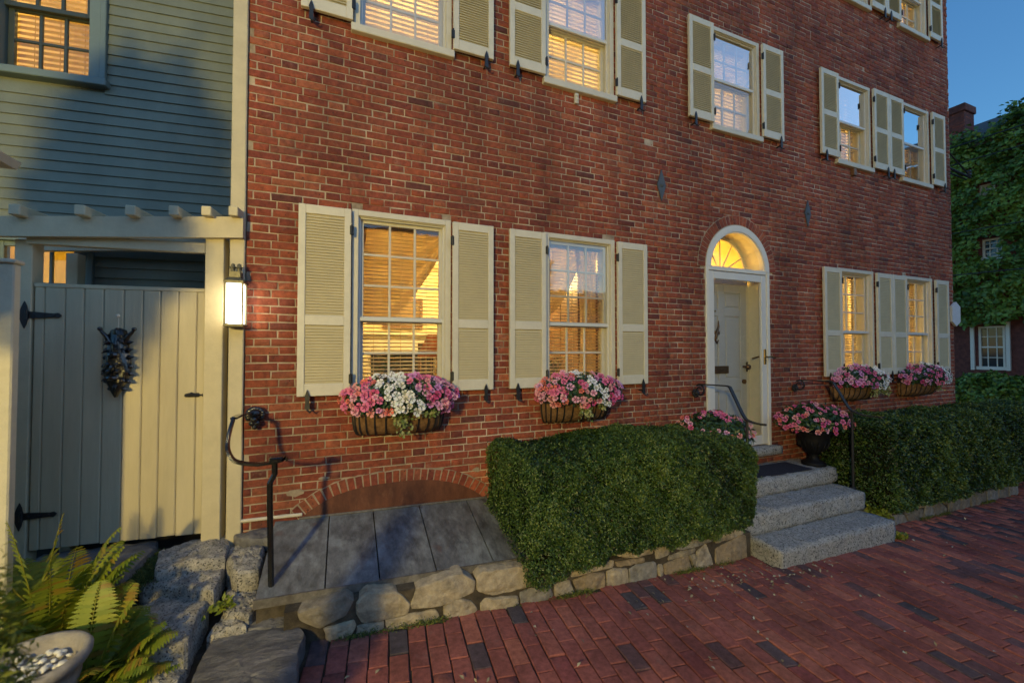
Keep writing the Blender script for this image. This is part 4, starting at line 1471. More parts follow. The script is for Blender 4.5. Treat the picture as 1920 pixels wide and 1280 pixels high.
# ------------------------------------------------------------------ iron handrail beside the hatch
hr = thing('iron_handrail', 'black wrought iron handrail curving from the brick corner to a post', 'handrail', (-.38, -.61, .3))
def smooth_path(pts, n=6):
    pts = [Vector(p) for p in pts]; out = []
    for i in range(len(pts) - 1):
        p0, p1, p2, p3 = pts[max(0, i - 1)], pts[i], pts[i + 1], pts[min(len(pts) - 1, i + 2)]
        for k in range(n):
            t = k / n
            out.append(.5 * ((2 * p1) + (-p0 + p2) * t + (2 * p0 - 5 * p1 + 4 * p2 - p3) * t * t + (-p0 + 3 * p1 - 3 * p2 + p3) * t ** 3))
    out.append(pts[-1]); return out
rail_pts = [(-.586, -.02, 1.375), (-.610, -.15, 1.388), (-.621, -.3, 1.398), (-.619, -.44, 1.402)]
rail2 = [(-.619, -.44, 1.402), (-.626, -.49, 1.335), (-.629, -.52, 1.267), (-.614, -.55, 1.217), (-.575, -.57, 1.173), (-.481, -.58, 1.15), (-.397, -.60, 1.156), (-.33, -.625, 1.172)]
q = MB(); p1 = rail_pts; q.ribbon(p1, (1, 0, 0), .036, .012)
p2 = smooth_path(rail2, 6); q.ribbon(p2, [(0, -1, 0)] * len(p2), .042, .014)
put(q.build('rail', 'iron', None), hr)
q = MB(); cvx, cvy, cvz = -.362, -.615, 1.186
vp = []
for k in range(34):
    a = -.4 + k * .33; r_ = .052 * (1 - k / 44)
    vp.append((cvx + r_ * math.cos(a), cvy + r_ * math.sin(a) * .9, cvz - .012 + .010 * k / 34))
q.ribbon(vp, (0, 0, 1), .022, .010); q.lathe([(.0001, .004), (.036, .006), (.04, .014), (.034, .02), (.0001, .022)], 20, (cvx, cvy, cvz - .012)); put(q.build('volute', 'iron', None), hr)
q = MB(); q.tube([(-.378, -.605, 1.165), (-.376, -.605, 1.09), (-.40, -.605, 1.04), (-.398, -.608, .9), (-.383, -.61, .285)], .0165, 8); put(q.build('post', 'iron', None), hr)
q = MB()
c0 = Vector((-.578, -.03, 1.355))
q.ball(c0, .05, 16, (1.05, .55, .95))
q.ball(c0 + Vector((0, -.018, .012)), .042, 14, (1, .8, .9))
for k in range(11):
    a = math.pi * (-.15 + 1.3 * k / 10)
    q.ball(c0 + Vector((.044 * math.cos(a), -.010, .006 + .042 * math.sin(a))), .017, 8, (1.2, .7, 1.2))
for (dx_, dz_, r_, dy_) in ((-.014, -.048, .022, -.025), (.016, -.048, .022, -.025), (0, -.02, .022, -.045), (-.016, .018, .010, -.046), (.016, .018, .010, -.046), (0, -.075, .018, -.018)):
    q.ball(c0 + Vector((dx_, dy_, dz_)), r_, 10)
put(q.build('rosette', 'iron', None, smooth=True), hr)
q = MB(); q.lathe([(.03, 0), (.03, .008), (.02, .012), (.018, .02)], 14, (-.383, -.61, .298)); put(q.build('foot_plate', 'lead', None), hr)

# ------------------------------------------------------------------ handrails by the door
def door_rail(x, label, lower):
    r = thing('iron_handrail', label, 'handrail', (x, -.6, .34))
    q = MB()
    top = [(x, -.055, 1.44), (x, -.09, 1.455), (x, -.42, 1.462), (x, -.45, 1.455)]
    q.ribbon(top, (1, 0, 0), .034, .012)
    slope = smooth_path([(x, -.45, 1.455), (x, -.52, 1.33), (x, -.60, 1.19)] + lower, 5)
    q.ribbon(slope, (1, 0, 0), .036, .012)
    put(q.build('rail', 'iron_dull', None), r)
    q = MB(); sc = []
    for k in range(26):
        a = math.pi * .5 + k * .30; rr = .062 * (1 - k / 40)
        sc.append((x, -.085 + rr * math.cos(a), 1.392 + rr * math.sin(a)))
    q.ribbon(sc, (1, 0, 0), .014, .009)
    put(q.build('scroll', 'iron_dull', None), r)
    q = MB(); c0 = Vector((x, -.022, 1.355)); q.ball(c0, .042, 12, (1, .55, 1))
    for k in range(7):
        a = 2 * math.pi * k / 7; q.ball(c0 + Vector((.034 * math.cos(a), -.008, .034 * math.sin(a))), .016, 6)
    q.ball(c0 + Vector((0, -.025, 0)), .02, 8)
    put(q.build('rosette', 'iron_dull', None, smooth=True), r)
    q = MB(); q.tube([(x, -.63, .325), (x, -.63, 1.17)], .013, 8); q.lathe([(.025, 0), (.025, .01), (.015, .02)], 10, (x, -.63, .33)); put(q.build('post', 'iron_dull', None), r)
    q = MB(); vp = []
    lx = Vector(lower[-1])
    for k in range(22):
        a = k * .35; rr = .035 * (1 - k / 30); vp.append((lx.x + rr * math.sin(a), lx.y - .0 + rr * (math.cos(a) - 1) , lx.z))
    q.ribbon(vp, (0, 0, 1), .014, .007); put(q.build('volute', 'iron_dull', None), r)
door_rail(3.47, 'black iron handrail on the hedge side of the front door', [(x_, y_, z_) for x_, y_, z_ in ((3.47, -.66, 1.155), (3.47, -.76, 1.145))])
door_rail(5.06, 'black iron handrail behind the flower urn, beyond the front door', [(5.06, -.66, 1.15), (5.06, -.76, 1.125), (5.06, -.86, 1.13)])

# ------------------------------------------------------------------ clipped hedges
def hedge(name, label, x0, x1, y0, y1, z0, z1, n, leaf, rad, seed, zfun=None, group=None, tint_c=.5):
    rng = np.random.default_rng(seed)
    t = thing(name, label, 'hedge', ((x0 + x1) / 2, (y0 + y1) / 2, z0), group=group)
    c = np.array([(x0 + x1) / 2, (y0 + y1) / 2, (z0 + z1) / 2]); h = np.array([(x1 - x0) / 2, (y1 - y0) / 2, (z1 - z0) / 2])
    areas = np.array([h[1] * h[2] * .6, h[1] * h[2], h[0] * h[2] * 1.15, h[0] * h[2] * .12, .0, h[0] * h[1]])   # -x,+x,-y,+y,-z,+z
    face = rng.choice(6, n, p=areas / areas.sum())
    p = rng.uniform(-1, 1, (n, 3)) * h
    ax = face // 2; sg = (face % 2) * 2 - 1
    p[np.arange(n), ax] = sg * h[ax]
    inner = np.clip(p, -(h - rad), h - rad)
    d = p - inner; nrm = unit(d)
    q = inner + nrm * rad
    w = q + c
    lump = (np.sin(w[:, 0] * 17 + seed) * np.sin(w[:, 2] * 15 + 1.3 + seed) * np.sin(w[:, 1] * 16 + .4) * .022
            + np.sin(w[:, 0] * 41 + w[:, 2] * 23) * np.sin(w[:, 2] * 37 - w[:, 1] * 29 + 2) * .013
            + np.sin(w[:, 0] * 5.1 + w[:, 2] * 3) * .016 + np.sin(w[:, 0] * 9.7 - w[:, 1] * 7 + seed) * np.sin(w[:, 2] * 8.3 + w[:, 1] * 5) * .010)
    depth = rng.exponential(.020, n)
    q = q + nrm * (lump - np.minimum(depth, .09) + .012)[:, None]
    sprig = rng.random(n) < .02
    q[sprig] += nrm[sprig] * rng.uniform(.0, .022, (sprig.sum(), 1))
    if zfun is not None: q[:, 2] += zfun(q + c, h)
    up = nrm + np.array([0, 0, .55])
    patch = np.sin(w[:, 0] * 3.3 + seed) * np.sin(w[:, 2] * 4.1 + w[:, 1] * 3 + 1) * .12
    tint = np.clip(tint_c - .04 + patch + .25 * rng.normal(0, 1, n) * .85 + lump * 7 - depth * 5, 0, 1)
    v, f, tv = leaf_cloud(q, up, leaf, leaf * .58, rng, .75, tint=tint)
    # stray shoots standing out of the clipped faces
    ns = 420; pick = rng.integers(0, n, ns)
    sd = unit(nrm[pick] + rng.normal(0, .45, (ns, 3)) + np.array([0, 0, .45]))
    ln_s = rng.uniform(.015, .055, (ns, 1)); kk = 10
    sp_ = (q[pick][:, None, :] + sd[:, None, :] * ln_s[:, None, :] * np.linspace(0, 1, kk)[None, :, None]).reshape(-1, 3) + rng.normal(0, .003, (ns * kk, 3))
    v2, f2, t2 = leaf_cloud(sp_, np.repeat(sd, kk, axis=0), leaf * 1.05, leaf * .55, rng, .9, tint=np.clip(rng.normal(.75, .2, ns * kk), 0, 1))
    f = np.concatenate([f, f2 + len(v)]); v = np.concatenate([v, v2]); tv = np.concatenate([tv, t2])
    v += c - np.array(t.location)
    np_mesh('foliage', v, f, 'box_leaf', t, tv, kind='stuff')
    me = rbox(*[k for i in range(3) for k in (c[i] - h[i] + .055, c[i] + h[i] - .055)], seg=.12, rad=max(.03, rad - .05), amp=.02, nscale=5)
    if zfun is not None:
        for vx_ in me.vertices:
            w_ = np.array([vx_.co[:]])
            vx_.co.z += float(zfun(w_, h)[0])
    me.materials.append(M['hedge_core'])
    put(link('branch_core', me, None), t)
    q2 = MB()
    for k in range(26):
        x = rng.uniform(x0 + .1, x1 - .1); y = rng.uniform(y0 + .03, y0 + .10); z = rng.uniform(z0, z0 + .35)
        q2.tube([(x, y + .08, z - .1), (x + rng.normal(0, .03), y + .02, z + .05), (x + rng.normal(0, .05), y, z + .16)], .004, 5)
    put(q2.build('twigs', 'twig', None, kind='stuff'), t)
    return t
def h1_shape(w, h):
    # top sags a little toward the pavement side and rounds down at the steps end
    return (-.03 * np.clip((w[:, 0] - 2.6) / .6, 0, 1) ** 2 + .02 * np.sin(w[:, 0] * 3.1)) * np.clip((w[:, 2] - .3) / .6, 0, 1) \
        + np.where(w[:, 2] < .45, (.12 * np.clip((1.75 - w[:, 0]) / .6, 0, 1) * 0 - .10 * np.clip((1.6 - w[:, 0]) / .5, 0, 1)) * np.clip((.5 - w[:, 2]) / .2, 0, 1), 0)
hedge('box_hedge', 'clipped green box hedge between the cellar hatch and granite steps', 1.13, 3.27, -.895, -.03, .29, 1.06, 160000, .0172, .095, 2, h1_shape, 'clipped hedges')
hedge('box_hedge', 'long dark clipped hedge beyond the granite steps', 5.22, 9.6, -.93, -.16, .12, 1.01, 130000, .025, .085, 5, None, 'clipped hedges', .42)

# ------------------------------------------------------------------ flowers
def bloom_mesh(col, eye, rng, r=.024):
    v = [(0, 0, .002)]; f = []; cols = [eye]
    for k in range(5):
        a0 = 2 * math.pi * k / 5 + rng.normal(0, .06)
        hw = .60 * rng.uniform(.92, 1.08); rr = r * rng.uniform(.88, 1.12); zt = rng.uniform(-.004, .006)
        b = len(v)
        pts = [(.35, -.55, .0012), (.78, -.95, .004), (1.0, -.5, .004), (.93, 0, .003), (1.0, .5, .004), (.78, .95, .004), (.35, .55, .0012)]
        for (pr, pa, pz) in pts:
            a = a0 + pa * hw
            v.append((rr * pr * math.cos(a), rr * pr * math.sin(a), pz + zt * pr))
            m_ = min(1.0, max(0.0, (pr - .2) / .35)) * .75 + .25
            cols.append(tuple(eye[i] * (1 - m_) + col[i] * m_ * rng.uniform(.9, 1.08) for i in range(3)))
        f += [(0, b, b + 3), (b, b + 1, b + 2), (b, b + 2, b + 3), (0, b + 3, b + 6), (b + 3, b + 4, b + 6), (b + 4, b + 5, b + 6)]
    me = bpy.data.meshes.new('bloom'); me.from_pydata(v, [], f)
    at = me.attributes.new('petal_color', 'FLOAT_COLOR', 'POINT')
    at.data.foreach_set('color', np.array([(min(1, c[0]), min(1, c[1]), min(1, c[2]), 1) for c in cols], np.float32).ravel())
    me.materials.append(M['petal'])
    return me
rngf = np.random.default_rng(99)
PAL = {'pink': ((.84, .22, .40), (.5, .03, .14)), 'rose': ((.74, .11, .28), (.4, .01, .08)), 'pale': ((.88, .50, .62), (.65, .10, .30)), 'lilac': ((.78, .36, .68), (.45, .05, .3)),
       'coral': ((.85, .22, .16), (.55, .06, .06)), 'salmon': ((.88, .42, .40), (.65, .10, .14)), 'white': ((.90, .90, .92), (.70, .74, .62)), 'cream': ((.88, .84, .72), (.72, .68, .4))}
BL = {k: [bloom_mesh(c, e, rngf) for _ in range(3)] for k, (c, e) in PAL.items()}
def put_bloom(parent, p, nrm, kind, s, rng):
    o = link('bloom', BL[kind][int(rng.integers(3))], parent)
    z = Vector(nrm).normalized()
    qn = z.to_track_quat('Z', 'Y')
    o.rotation_mode = 'QUATERNION'
    o.rotation_quaternion = qn @ Matrix.Rotation(rng.uniform(0, 6.28), 3, 'Z').to_quaternion()
    o.location = p
    o.scale = (s, s, s)
    return o
def mound(parent, c, rx, ry, rz, nb, colour, rng, bs=1.0, leaves=1400, leaf=.04, view=(-.25, -1, .35), low=-.35, back=.35):
    """impatiens: leaves through the mound, blooms over its outside"""
    P = []
    while len(P) < leaves:
        d = rng.normal(0, 1, 3); d /= np.linalg.norm(d)
        if d[2] < low or d[1] > back: continue
        r = rng.uniform(.35, .97) ** .6
        P.append(np.concatenate([d * np.array([rx, ry, rz]) * r, d]))
    P = np.array(P)
    v, f, tv = leaf_cloud(P[:, :3] + np.array(c), P[:, 3:] + np.array([0, 0, .4]), leaf, leaf * .55, rng, .5, droop=.25)
    np_mesh('leaves', v, f, 'imp_leaf', parent, tv, kind='stuff')
    pts = []; tries = 0
    while len(pts) < nb and tries < nb * 120:
        tries += 1
        d = rng.normal(0, 1, 3); d /= np.linalg.norm(d)
        if d[2] < low or d[1] > back * .6: continue
        p = d * np.array([rx, ry, rz]) * rng.uniform(.94, 1.06)
        if any(np.linalg.norm(p - q) < .030 * bs * (.75 + .5 * rng.random()) for q in pts): continue
        pts.append(p)
        nn = d * .8 + np.array(view) * .65 + rng.normal(0, .25, 3)
        put_bloom(parent, tuple(p + np.array(c)), tuple(nn), colour(p[0] / rx, p[2] / rz, rng), bs * rng.uniform(.72, 1.28), rng)
def vine(parent, c, w, drop, n, rng, leaf=.028):
    P = []; Nn = []; st = MB()
    for k in range(max(4, n // 22)):
        x = rng.normal(0, w * .4); y = rng.uniform(-.02, .01); L = drop * rng.uniform(.5, 1.0)
        path = [(c[0] + x + .012 * math.sin(t * 5 + k), c[1] - .03 - .02 * math.sin(t * 3) + y, c[2] - L * t) for t in np.linspace(0, 1, 7)]
        st.tube(path, .0022, 4)
        for j in range(22):
            t = rng.random(); q = path[int(t * 6)]
            P.append((q[0] + rng.normal(0, .018), q[1] + rng.normal(0, .014), c[2] - L * t)); Nn.append((rng.normal(0, .3), -1, .4))
    v, f, tv = leaf_cloud(np.array(P), np.array(Nn), leaf, leaf * .75, rng, .5, droop=.6)
    o = np_mesh('trailing_vine', v, f, 'vine_leaf', parent, tv, kind='stuff')
    st.build('vine_stems', 'twig', o, kind='stuff')

def basket(cx, z_rim, label, rng, nb, a=.34, b=.22, hgt=.19, bs=1.0, colour=None, vines=()):
    t = thing('window_basket', label, 'flower basket', (cx, -.03, z_rim), group='flower baskets under the windows')
    # liner: half-round trough hung on the wall
    prof = [(1.0, 0.0), (.985, -.25), (.93, -.5), (.80, -.75), (.58, -.93), (.30, -1.0)]
    n = 24; v = []; f = []
    for (s, h) in prof:
        for k in range(n + 1):
            an = math.pi * k / n
            ex = math.copysign(abs(math.cos(an)) ** .75, math.cos(an))
            v.append((ex * a * (.80 + .20 * s), -math.sin(an) ** .75 * b * s if 0 < k < n else 0, h * hgt))
    for i in range(len(prof) - 1):
        for k in range(n):
            q0 = i * (n + 1) + k; f.append((q0, q0 + 1, q0 + n + 2, q0 + n + 1))
    q = MB(); q.add(v, f)
    q.add([(-a, -.001, 0), (a, -.001, 0), (a * .86, -.001, -hgt), (-a * .86, -.001, -hgt)], [(0, 1, 2, 3)])
    q.build('coir_liner', 'coir', t, smooth=True, fix=False)
    # iron straps
    q = MB()
    def sp(an, s):
        i = [p[0] for p in prof]; 
        h = np.interp(-s, [-p[1] for p in prof], [p[1] for p in prof]); r = np.interp(-s, [-p[1] for p in prof], [p[0] for p in prof])
        ex = math.copysign(abs(math.cos(an)) ** .75, math.cos(an))
        return Vector((ex * (a * (.80 + .20 * r) + .005), -(math.sin(an) ** .75) * b * r - .006, h * hgt - .003))
    nb_ = 13
    for k in range(nb_):
        an = math.pi * (.03 + .94 * k / (nb_ - 1))
        path = [sp(an, s) for s in (.02, -.25, -.5, -.75, -.93, -1.0)]
        q.ribbon(path, [(math.sin(an) * 1 + .01, math.cos(an) * .0, 0)] * len(path), .011, .004)
    rim = [sp(math.pi * k / 30, .03) for k in range(31)]
    q.ribbon(rim, (0, 0, 1), .014, .006)
    q.build('iron_straps', 'iron_dull', t)
    mound(t, (0, -.12, .085), a * 1.22, b * 1.15, .175, nb, colour, rng, bs, leaves=int(900 * bs + 300), low=-.55, back=.3)
    for (vx_, w, drop) in vines:
        vine(t, (vx_, -b * .98, .03), w, drop, 150 if drop > .15 else 80, rng)
    return t
def col_a(u, w, rng):
    if abs(u - (-.02 - .22 * w)) < .27 or (w < -.1 and .0 < u < .28): 
        return 'white' if rng.random() < .85 else 'cream'
    if u < 0: return rng.choice(['pink', 'rose', 'pink', 'pale', 'salmon', 'coral', 'lilac'] if u > -.75 else ['salmon', 'pale', 'pink', 'coral'])
    return rng.choice(['pink', 'rose', 'pale', 'lilac', 'lilac', 'salmon', 'pink'])
def col_b(u, w, rng):
    if -.05 < u - (.05 - .3 * w) < .34: return 'white' if rng.random() < .9 else 'pale'
    if u < -.3: return rng.choice(['pink', 'pale', 'salmon', 'rose', 'coral', 'pale'])
    return rng.choice(['pink', 'pale', 'lilac', 'rose', 'salmon'])
def col_c(u, w, rng):
    if u > .0 and u < .72: return 'white'
    return rng.choice(['pink', 'lilac', 'rose', 'pale'])
basket(.395, 1.365, 'overflowing basket of pink and white impatiens nearest the wall lantern', np.random.default_rng(31), 135, bs=1.2, colour=col_a, vines=((-.02, .09, .21), (.17, .05, .09)))
basket(1.955, 1.355, 'pink and white impatiens basket between the hatch and hedge, below the second window', np.random.default_rng(32), 120, bs=1.2, a=.335, colour=col_b, vines=((.0, .06, .19), (.16, .06, .12)))
basket(6.08, 1.36, 'impatiens basket with trailing vine just beyond the door urn', np.random.default_rng(33), 120, a=.36, bs=1.1, colour=col_c, vines=((.10, .08, .2), (.28, .05, .18)))
basket(7.58, 1.36, 'farthest impatiens basket under the last window by the house corner', np.random.default_rng(34), 100, a=.36, bs=1.15, colour=col_c, vines=((.10, .07, .15),))

def urn(x, y, z, label, rng, nb, rx):
    t = thing('flower_urn', label, 'flower urn', (x, y, z), group='iron urns beside the door')
    prof = [(.13, 0), (.13, .03), (.105, .05), (.06, .075), (.045, .11), (.055, .15), (.10, .19), (.145, .26), (.165, .34), (.165, .40), (.185, .43), (.19, .445), (.17, .45), (.15, .42), (.02, .41)]
    prof = [(r_ * .92, z_ * .86) for (r_, z_) in prof]
    q = MB(); q.lathe(prof, 28); q.build('urn', 'iron_black', t, smooth=True)
    q = MB()
    for k in range(14):
        a = 2 * math.pi * k / 14
        q.tube([(.057 * math.cos(a), .057 * math.sin(a), .133), (.138 * math.cos(a), .138 * math.sin(a), .22), (.155 * math.cos(a), .155 * math.sin(a), .288)], [.006, .012, .004], 6)
    q.build('fluting', 'iron_black', t, smooth=True)
    mound(t, (0, 0, .49), rx, rx * .8, .20, nb, lambda u, w, r: r.choice(['pink', 'rose', 'pink', 'pale', 'salmon', 'coral', 'pink']), rng, 1.05, leaves=1100, leaf=.055, low=-.35, back=1.0)
urn(5.0, -.27, .502, 'black iron urn of pink impatiens standing on the top step', np.random.default_rng(41), 95, .42)
urn(3.42, -.30, .502, 'pink impatiens behind the hedge, in front of the door', np.random.default_rng(42), 85, .40)

# service bracket at the far corner of the brick house
q = MB()
q.tube([(8.86, .04, 4.735), (9.56, .02, 4.665)], .018, 6); q.tube([(8.86, .10, 4.71), (9.52, .05, 4.64)], .012, 6)
q.tube([(8.86, .04, 5.02), (9.53, .02, 4.70)], .012, 6)
q.lathe([(.02, 0), (.035, .02), (.025, .05), (.035, .07), (.02, .1)], 10, (9.52, .02, 4.68))
q.build('service_bracket', 'iron_dull', house)

# ------------------------------------------------------------------ clapboard house on the left
A65 = R(-6.5)
nb = thing('clapboard_house', 'grey green clapboard house behind the cream gate and arbor', 'house', (-.65, .45, 0), A65)
def board(parent, x0, x1, z, h=.0757, name='clapboard', mat='clap'):
    q = MB()
    q.add([(x0, -.016, z), (x1, -.016, z), (x1, -.004, z + h + .012), (x0, -.004, z + h + .012), (x0, .012, z), (x1, .012, z), (x1, .012, z + h + .012), (x0, .012, z + h + .012)],
          [(0, 1, 2, 3), (7, 6, 5, 4), (0, 4, 5, 1), (1, 5, 6, 2), (2, 6, 7, 3), (3, 7, 4, 0)])
    return q.build(name, mat, parent, fix=False)
NW = [(-1.72, -1.012, 3.745, 5.05), (-1.72, -1.06, 1.3, 2.68)]
z = .3
while z < 6.4:
    segs = [(-3.6, -.10)]
    for (a, b, c, d) in NW:
        if z + .0757 > c and z < d:
            segs = [(-3.6, a + .01), (b - .01, -.10)]
    for (a, b) in segs: board(nb, a, b, z)
    z += .0757
q = MB()
for (a, b, c, d) in ((-3.6, -1.62, .0, 6.6), (-1.10, -.02, .0, 6.6), (-1.62, -1.10, .0, 1.4), (-1.62, -1.10, 2.6, 3.80), (-1.62, -1.10, 4.95, 6.6)):
    q.box(a, b, .0125, .10, c, d)
q.build('wall', 'clap', nb)
def nb_window(x0, x1, z0, z1, zm, rows, lampz, mat, glow):
    q = MB(); cw = .10
    q.box(x0, x0 + cw, -.035, .09, z0 + .055, z1, .004); q.box(x1 - cw, x1, -.035, .09, z0 + .055, z1, .004)
    q.box(x0 + cw, x1 - cw, -.034, .09, z1 - cw, z1 - .0005, .004)
    q.box(x1 - .03, x1 + .004, -.045, -.030, z0 + .06, z1 - .001, .004)
    w_ = q.build('window', 'clap_trim', nb)
    MB().box(x0 - .03, x1 + .02, -.065, .09, z0, z0 + .054, .005).build('sill', 'clap_trim', w_)
    sash(w_, x0 + cw, x1 - cw, zm - .01, z1 - cw, .0, 3, rows, .035, .02, mat)
    sash(w_, x0 + cw + .001, x1 - cw - .001, z0 + .055, zm + .018, .035, 3, rows, .035, .02, mat)
    bl = MB()
    return w_
w_ = nb_window(-1.72, -1.012, 3.745, 5.05, 4.27, 2, 0, 'dark_sash', 1)
blind(w_, -1.64, -1.10, 3.80, 4.96, .14, R(58), .042, 'gold_blind')
w_ = nb_window(-1.72, -1.06, 1.3, 2.68, 2.0, 2, 0, 'clap_trim', 1)
q = MB(); v = []; f = []
for k in range(9):
    for i in range(30):
        v.append((-1.66 + .55 * i / 29, .14 + .012 * math.sin(i * 1.1), 1.4 + 1.2 * k / 8))
for k in range(8):
    for i in range(29):
        a = k * 30 + i; f.append((a, a + 1, a + 31, a + 30))
q.add(v, f); q.build('curtain', 'gold_blind', w_, smooth=True, fix=False)
for (zz0, zz1, L) in ((3.3, 5.3, 38), (1.0, 2.9, 28)):
    q = MB(); x0, x1, y0, y1 = -2.3, -.4, .101, 1.9
    v = [(x0, y0, zz0), (x1, y0, zz0), (x1, y1, zz0), (x0, y1, zz0), (x0, y0, zz1), (x1, y0, zz1), (x1, y1, zz1), (x0, y1, zz1)]
    q.add(v, [(0, 1, 2, 3), (4, 7, 6, 5), (1, 5, 6, 2), (2, 6, 7, 3), (3, 7, 4, 0)])
    r_ = q.build('room', 'room', nb, fix=False)
    MB().ball((-1.4, .9, zz1 - .5), .09, 10).build('ceiling_lamp', emit_mat('room_glow', (1.0, .66, .16), L), r_, smooth=True)
# corner board between the two houses
q = MB(); q.box(-.745, -.656, -.022, .47, .3, 6.6, .006); o = q.build('corner_board', 'pergola', None)
o.parent = nb; o.matrix_parent_inverse = (Matrix.Translation((-.65, .45, 0)) @ Matrix.Rotation(A65, 4, 'Z')).inverted()

# ------------------------------------------------------------------ garden gate
def lx(wx): return (wx + .65) / math.cos(R(6.5))
gate = thing('garden_gate', 'cream painted plank gate with black strap hinges', 'gate', (-.65, 0, 0), A65)
ed = [lx(x) for x in (-1.804, -1.753, -1.65, -1.553, -1.452, -1.345, -1.242, -1.146, -1.045, -.939, -.885)]
for i in range(10):
    z0 = .575 + random.uniform(0, .006)
    x0_, x1_ = ed[i] + .0012, ed[i + 1] - .0012
    q = MB(); n_ = .006
    poly = [(x0_, .022), (x0_, .004), (x0_ + n_, -.002), (x1_ - n_, -.002), (x1_, .004), (x1_, .022)]
    q.prism([(a, b) for a, b in poly], 'z', z0, 2.205)
    q.build('board', 'gate', gate)
q = MB(); q.box(ed[0], ed[-1], -.006, .03, 2.206, 2.232, .003); q.build('top_rail', 'gate', gate)
for zz in (.72, 1.95):
    q = MB(); q.box(ed[0] + .01, ed[-1] - .01, .0225, .055, zz, zz + .1, .003); q.build('back_rail', 'gate', gate)
for zz in (2.03, .79):
    q = MB(); xh = ed[0] - .038
    q.prism([(xh - .012, zz - .055), (xh, zz - .085), (xh + .012, zz - .055), (xh + .018, zz - .02), (xh + .018, zz + .02), (xh + .012, zz + .055), (xh, zz + .085), (xh - .012, zz + .055), (xh - .02, zz + .03), (xh - .03, zz + .03), (xh - .03, zz - .03), (xh - .02, zz - .03)], 'y', -.016, -.008)
    q.tube([(xh + .012, -.016, zz - .03), (xh + .012, -.016, zz + .03)], .009, 8)
    s0 = xh + .015
    q.prism([(s0, zz - .022), (s0 + .06, zz - .018), (s0 + .13, zz - .012), (s0 + .15, zz - .016), (s0 + .165, zz), (s0 + .15, zz + .016), (s0 + .13, zz + .012), (s0 + .06, zz + .018), (s0, zz + .022)], 'y', -.012, -.0035)
    for k in (0.03, .08, .13): q.ball((s0 + k, -.013, zz), .006, 6)
    q.build('strap_hinge', 'iron_dull', gate)
q = MB(); x0_ = lx(-.985); zz = 1.508
q.box(x0_, x0_ + .07, -.010, -.003, zz - .014, zz + .014, .003); q.tube([(x0_ + .005, -.018, zz), (x0_ + .135, -.018, zz + .002)], .006, 6)
for k in (0, .028, .055, .1): q.ball((x0_ + k, -.016, zz + (.008 if k == .028 else 0)), .013, 8)
q.build('latch', 'iron_dull', gate)

# ------------------------------------------------------------------ arbor over the gate
arb = thing('garden_arbor', 'cream wooden arbor with square rafter ends above the gate', 'arbor', (-.65, 0, 0), A65)
def post(x0, x1, y0, y1, z0, z1, name='post'):
    MB().box(x0, x1, y0, y1, z0, z1, .004).build(name, 'pergola', arb)
post(lx(-.884), lx(-.775), -.035, .06, .50, 2.585)
post(lx(-1.90), lx(-1.812), -.01, .08, .40, 2.5)
post(lx(-1.815), lx(-1.75), .26, .34, .40, 2.48)
q = MB()
bx0, bx1 = -1.45, .0
def bz(x): return 2.582 + .066 * x       # the beam sags toward the left
v = []
for x in (bx0, bx1):
    v += [(x, -.075, bz(x)), (x, -.038, bz(x)), (x, -.038, bz(x) + .145 + .018 * x), (x, -.075, bz(x) + .145 + .018 * x)]
q.add(v, [(0, 1, 2, 3), (7, 6, 5, 4), (0, 4, 5, 1), (1, 5, 6, 2), (2, 6, 7, 3), (3, 7, 4, 0)]); q.build('beam', 'pergola', arb)
q = MB(); q.box(-1.19, lx(-.886), -.03, .02, 2.47, 2.54, .004); q.build('cross_rail', 'pergola', arb)
q = MB()
v = []
for x in (bx0, -.02):
    v += [(x, .30, bz(x)), (x, .34, bz(x)), (x, .34, bz(x) + .125), (x, .30, bz(x) + .125)]
q.add(v, [(0, 1, 2, 3), (7, 6, 5, 4), (0, 4, 5, 1), (1, 5, 6, 2), (2, 6, 7, 3), (3, 7, 4, 0)]); q.build('beam', 'pergola', arb)
for wx in (-1.82, -1.51, -1.255, -1.025, -.845, -.69):
    x = lx(wx); zt = bz(x) + .146 + .018 * x
    MB().box(x - .028, x + .028, -.135, .40, zt - .012, zt + .052, .005).build('rafter', 'pergola', arb)

# ------------------------------------------------------------------ wall lantern
ln = thing('wall_lantern', 'lit brass lantern on the corner board beside the gate', 'lantern', (-.692, -.085, 1.98))
q = MB(); hw, hd = .05, .056
for sx in (-1, 1):
    for sy in (-1, 1): q.box(sx * hw - .005, sx * hw + .005, sy * hd - .005, sy * hd + .005, .0, .285, .001)
q.box(-hw - .008, hw + .008, -hd - .008, hd + .008, -.012, .006, .003); q.box(-hw - .008, hw + .008, -hd - .008, hd + .008, .28, .298, .003)
q.add([(-hw - .006, -hd - .006, .298), (hw + .006, -hd - .006, .298), (hw + .006, hd + .006, .298), (-hw - .006, hd + .006, .298), (-.036, -.04, .318), (.036, -.04, .318), (.036, .04, .318), (-.036, .04, .318)],
      [(0, 1, 5, 4), (1, 2, 6, 5), (2, 3, 7, 6), (3, 0, 4, 7), (4, 5, 6, 7)])
q.box(-.034, .034, -.038, .038, .318, .362, .003)
q.build('cage', 'copper', ln)
q = MB()
for cx_ in (-.018, .018):
    q.lathe([(.014, .362), (.015, .385), (.022, .388), (.022, .394), (.013, .398), (.013, .406), (.010, .414), (.004, .418)], 12, (cx_, 0, 0))
q.build('chimneys', 'copper', ln)
q = MB(); q.box(-hw + .006, hw - .006, -hd + .006, hd - .006, .012, .275); q.build('glowing_glass', 'lantern_glow', ln)
q = MB(); q.box(-.03, .03, hd + .005, .064, .06, .24, .003); q.build('backplate', 'copper', ln)

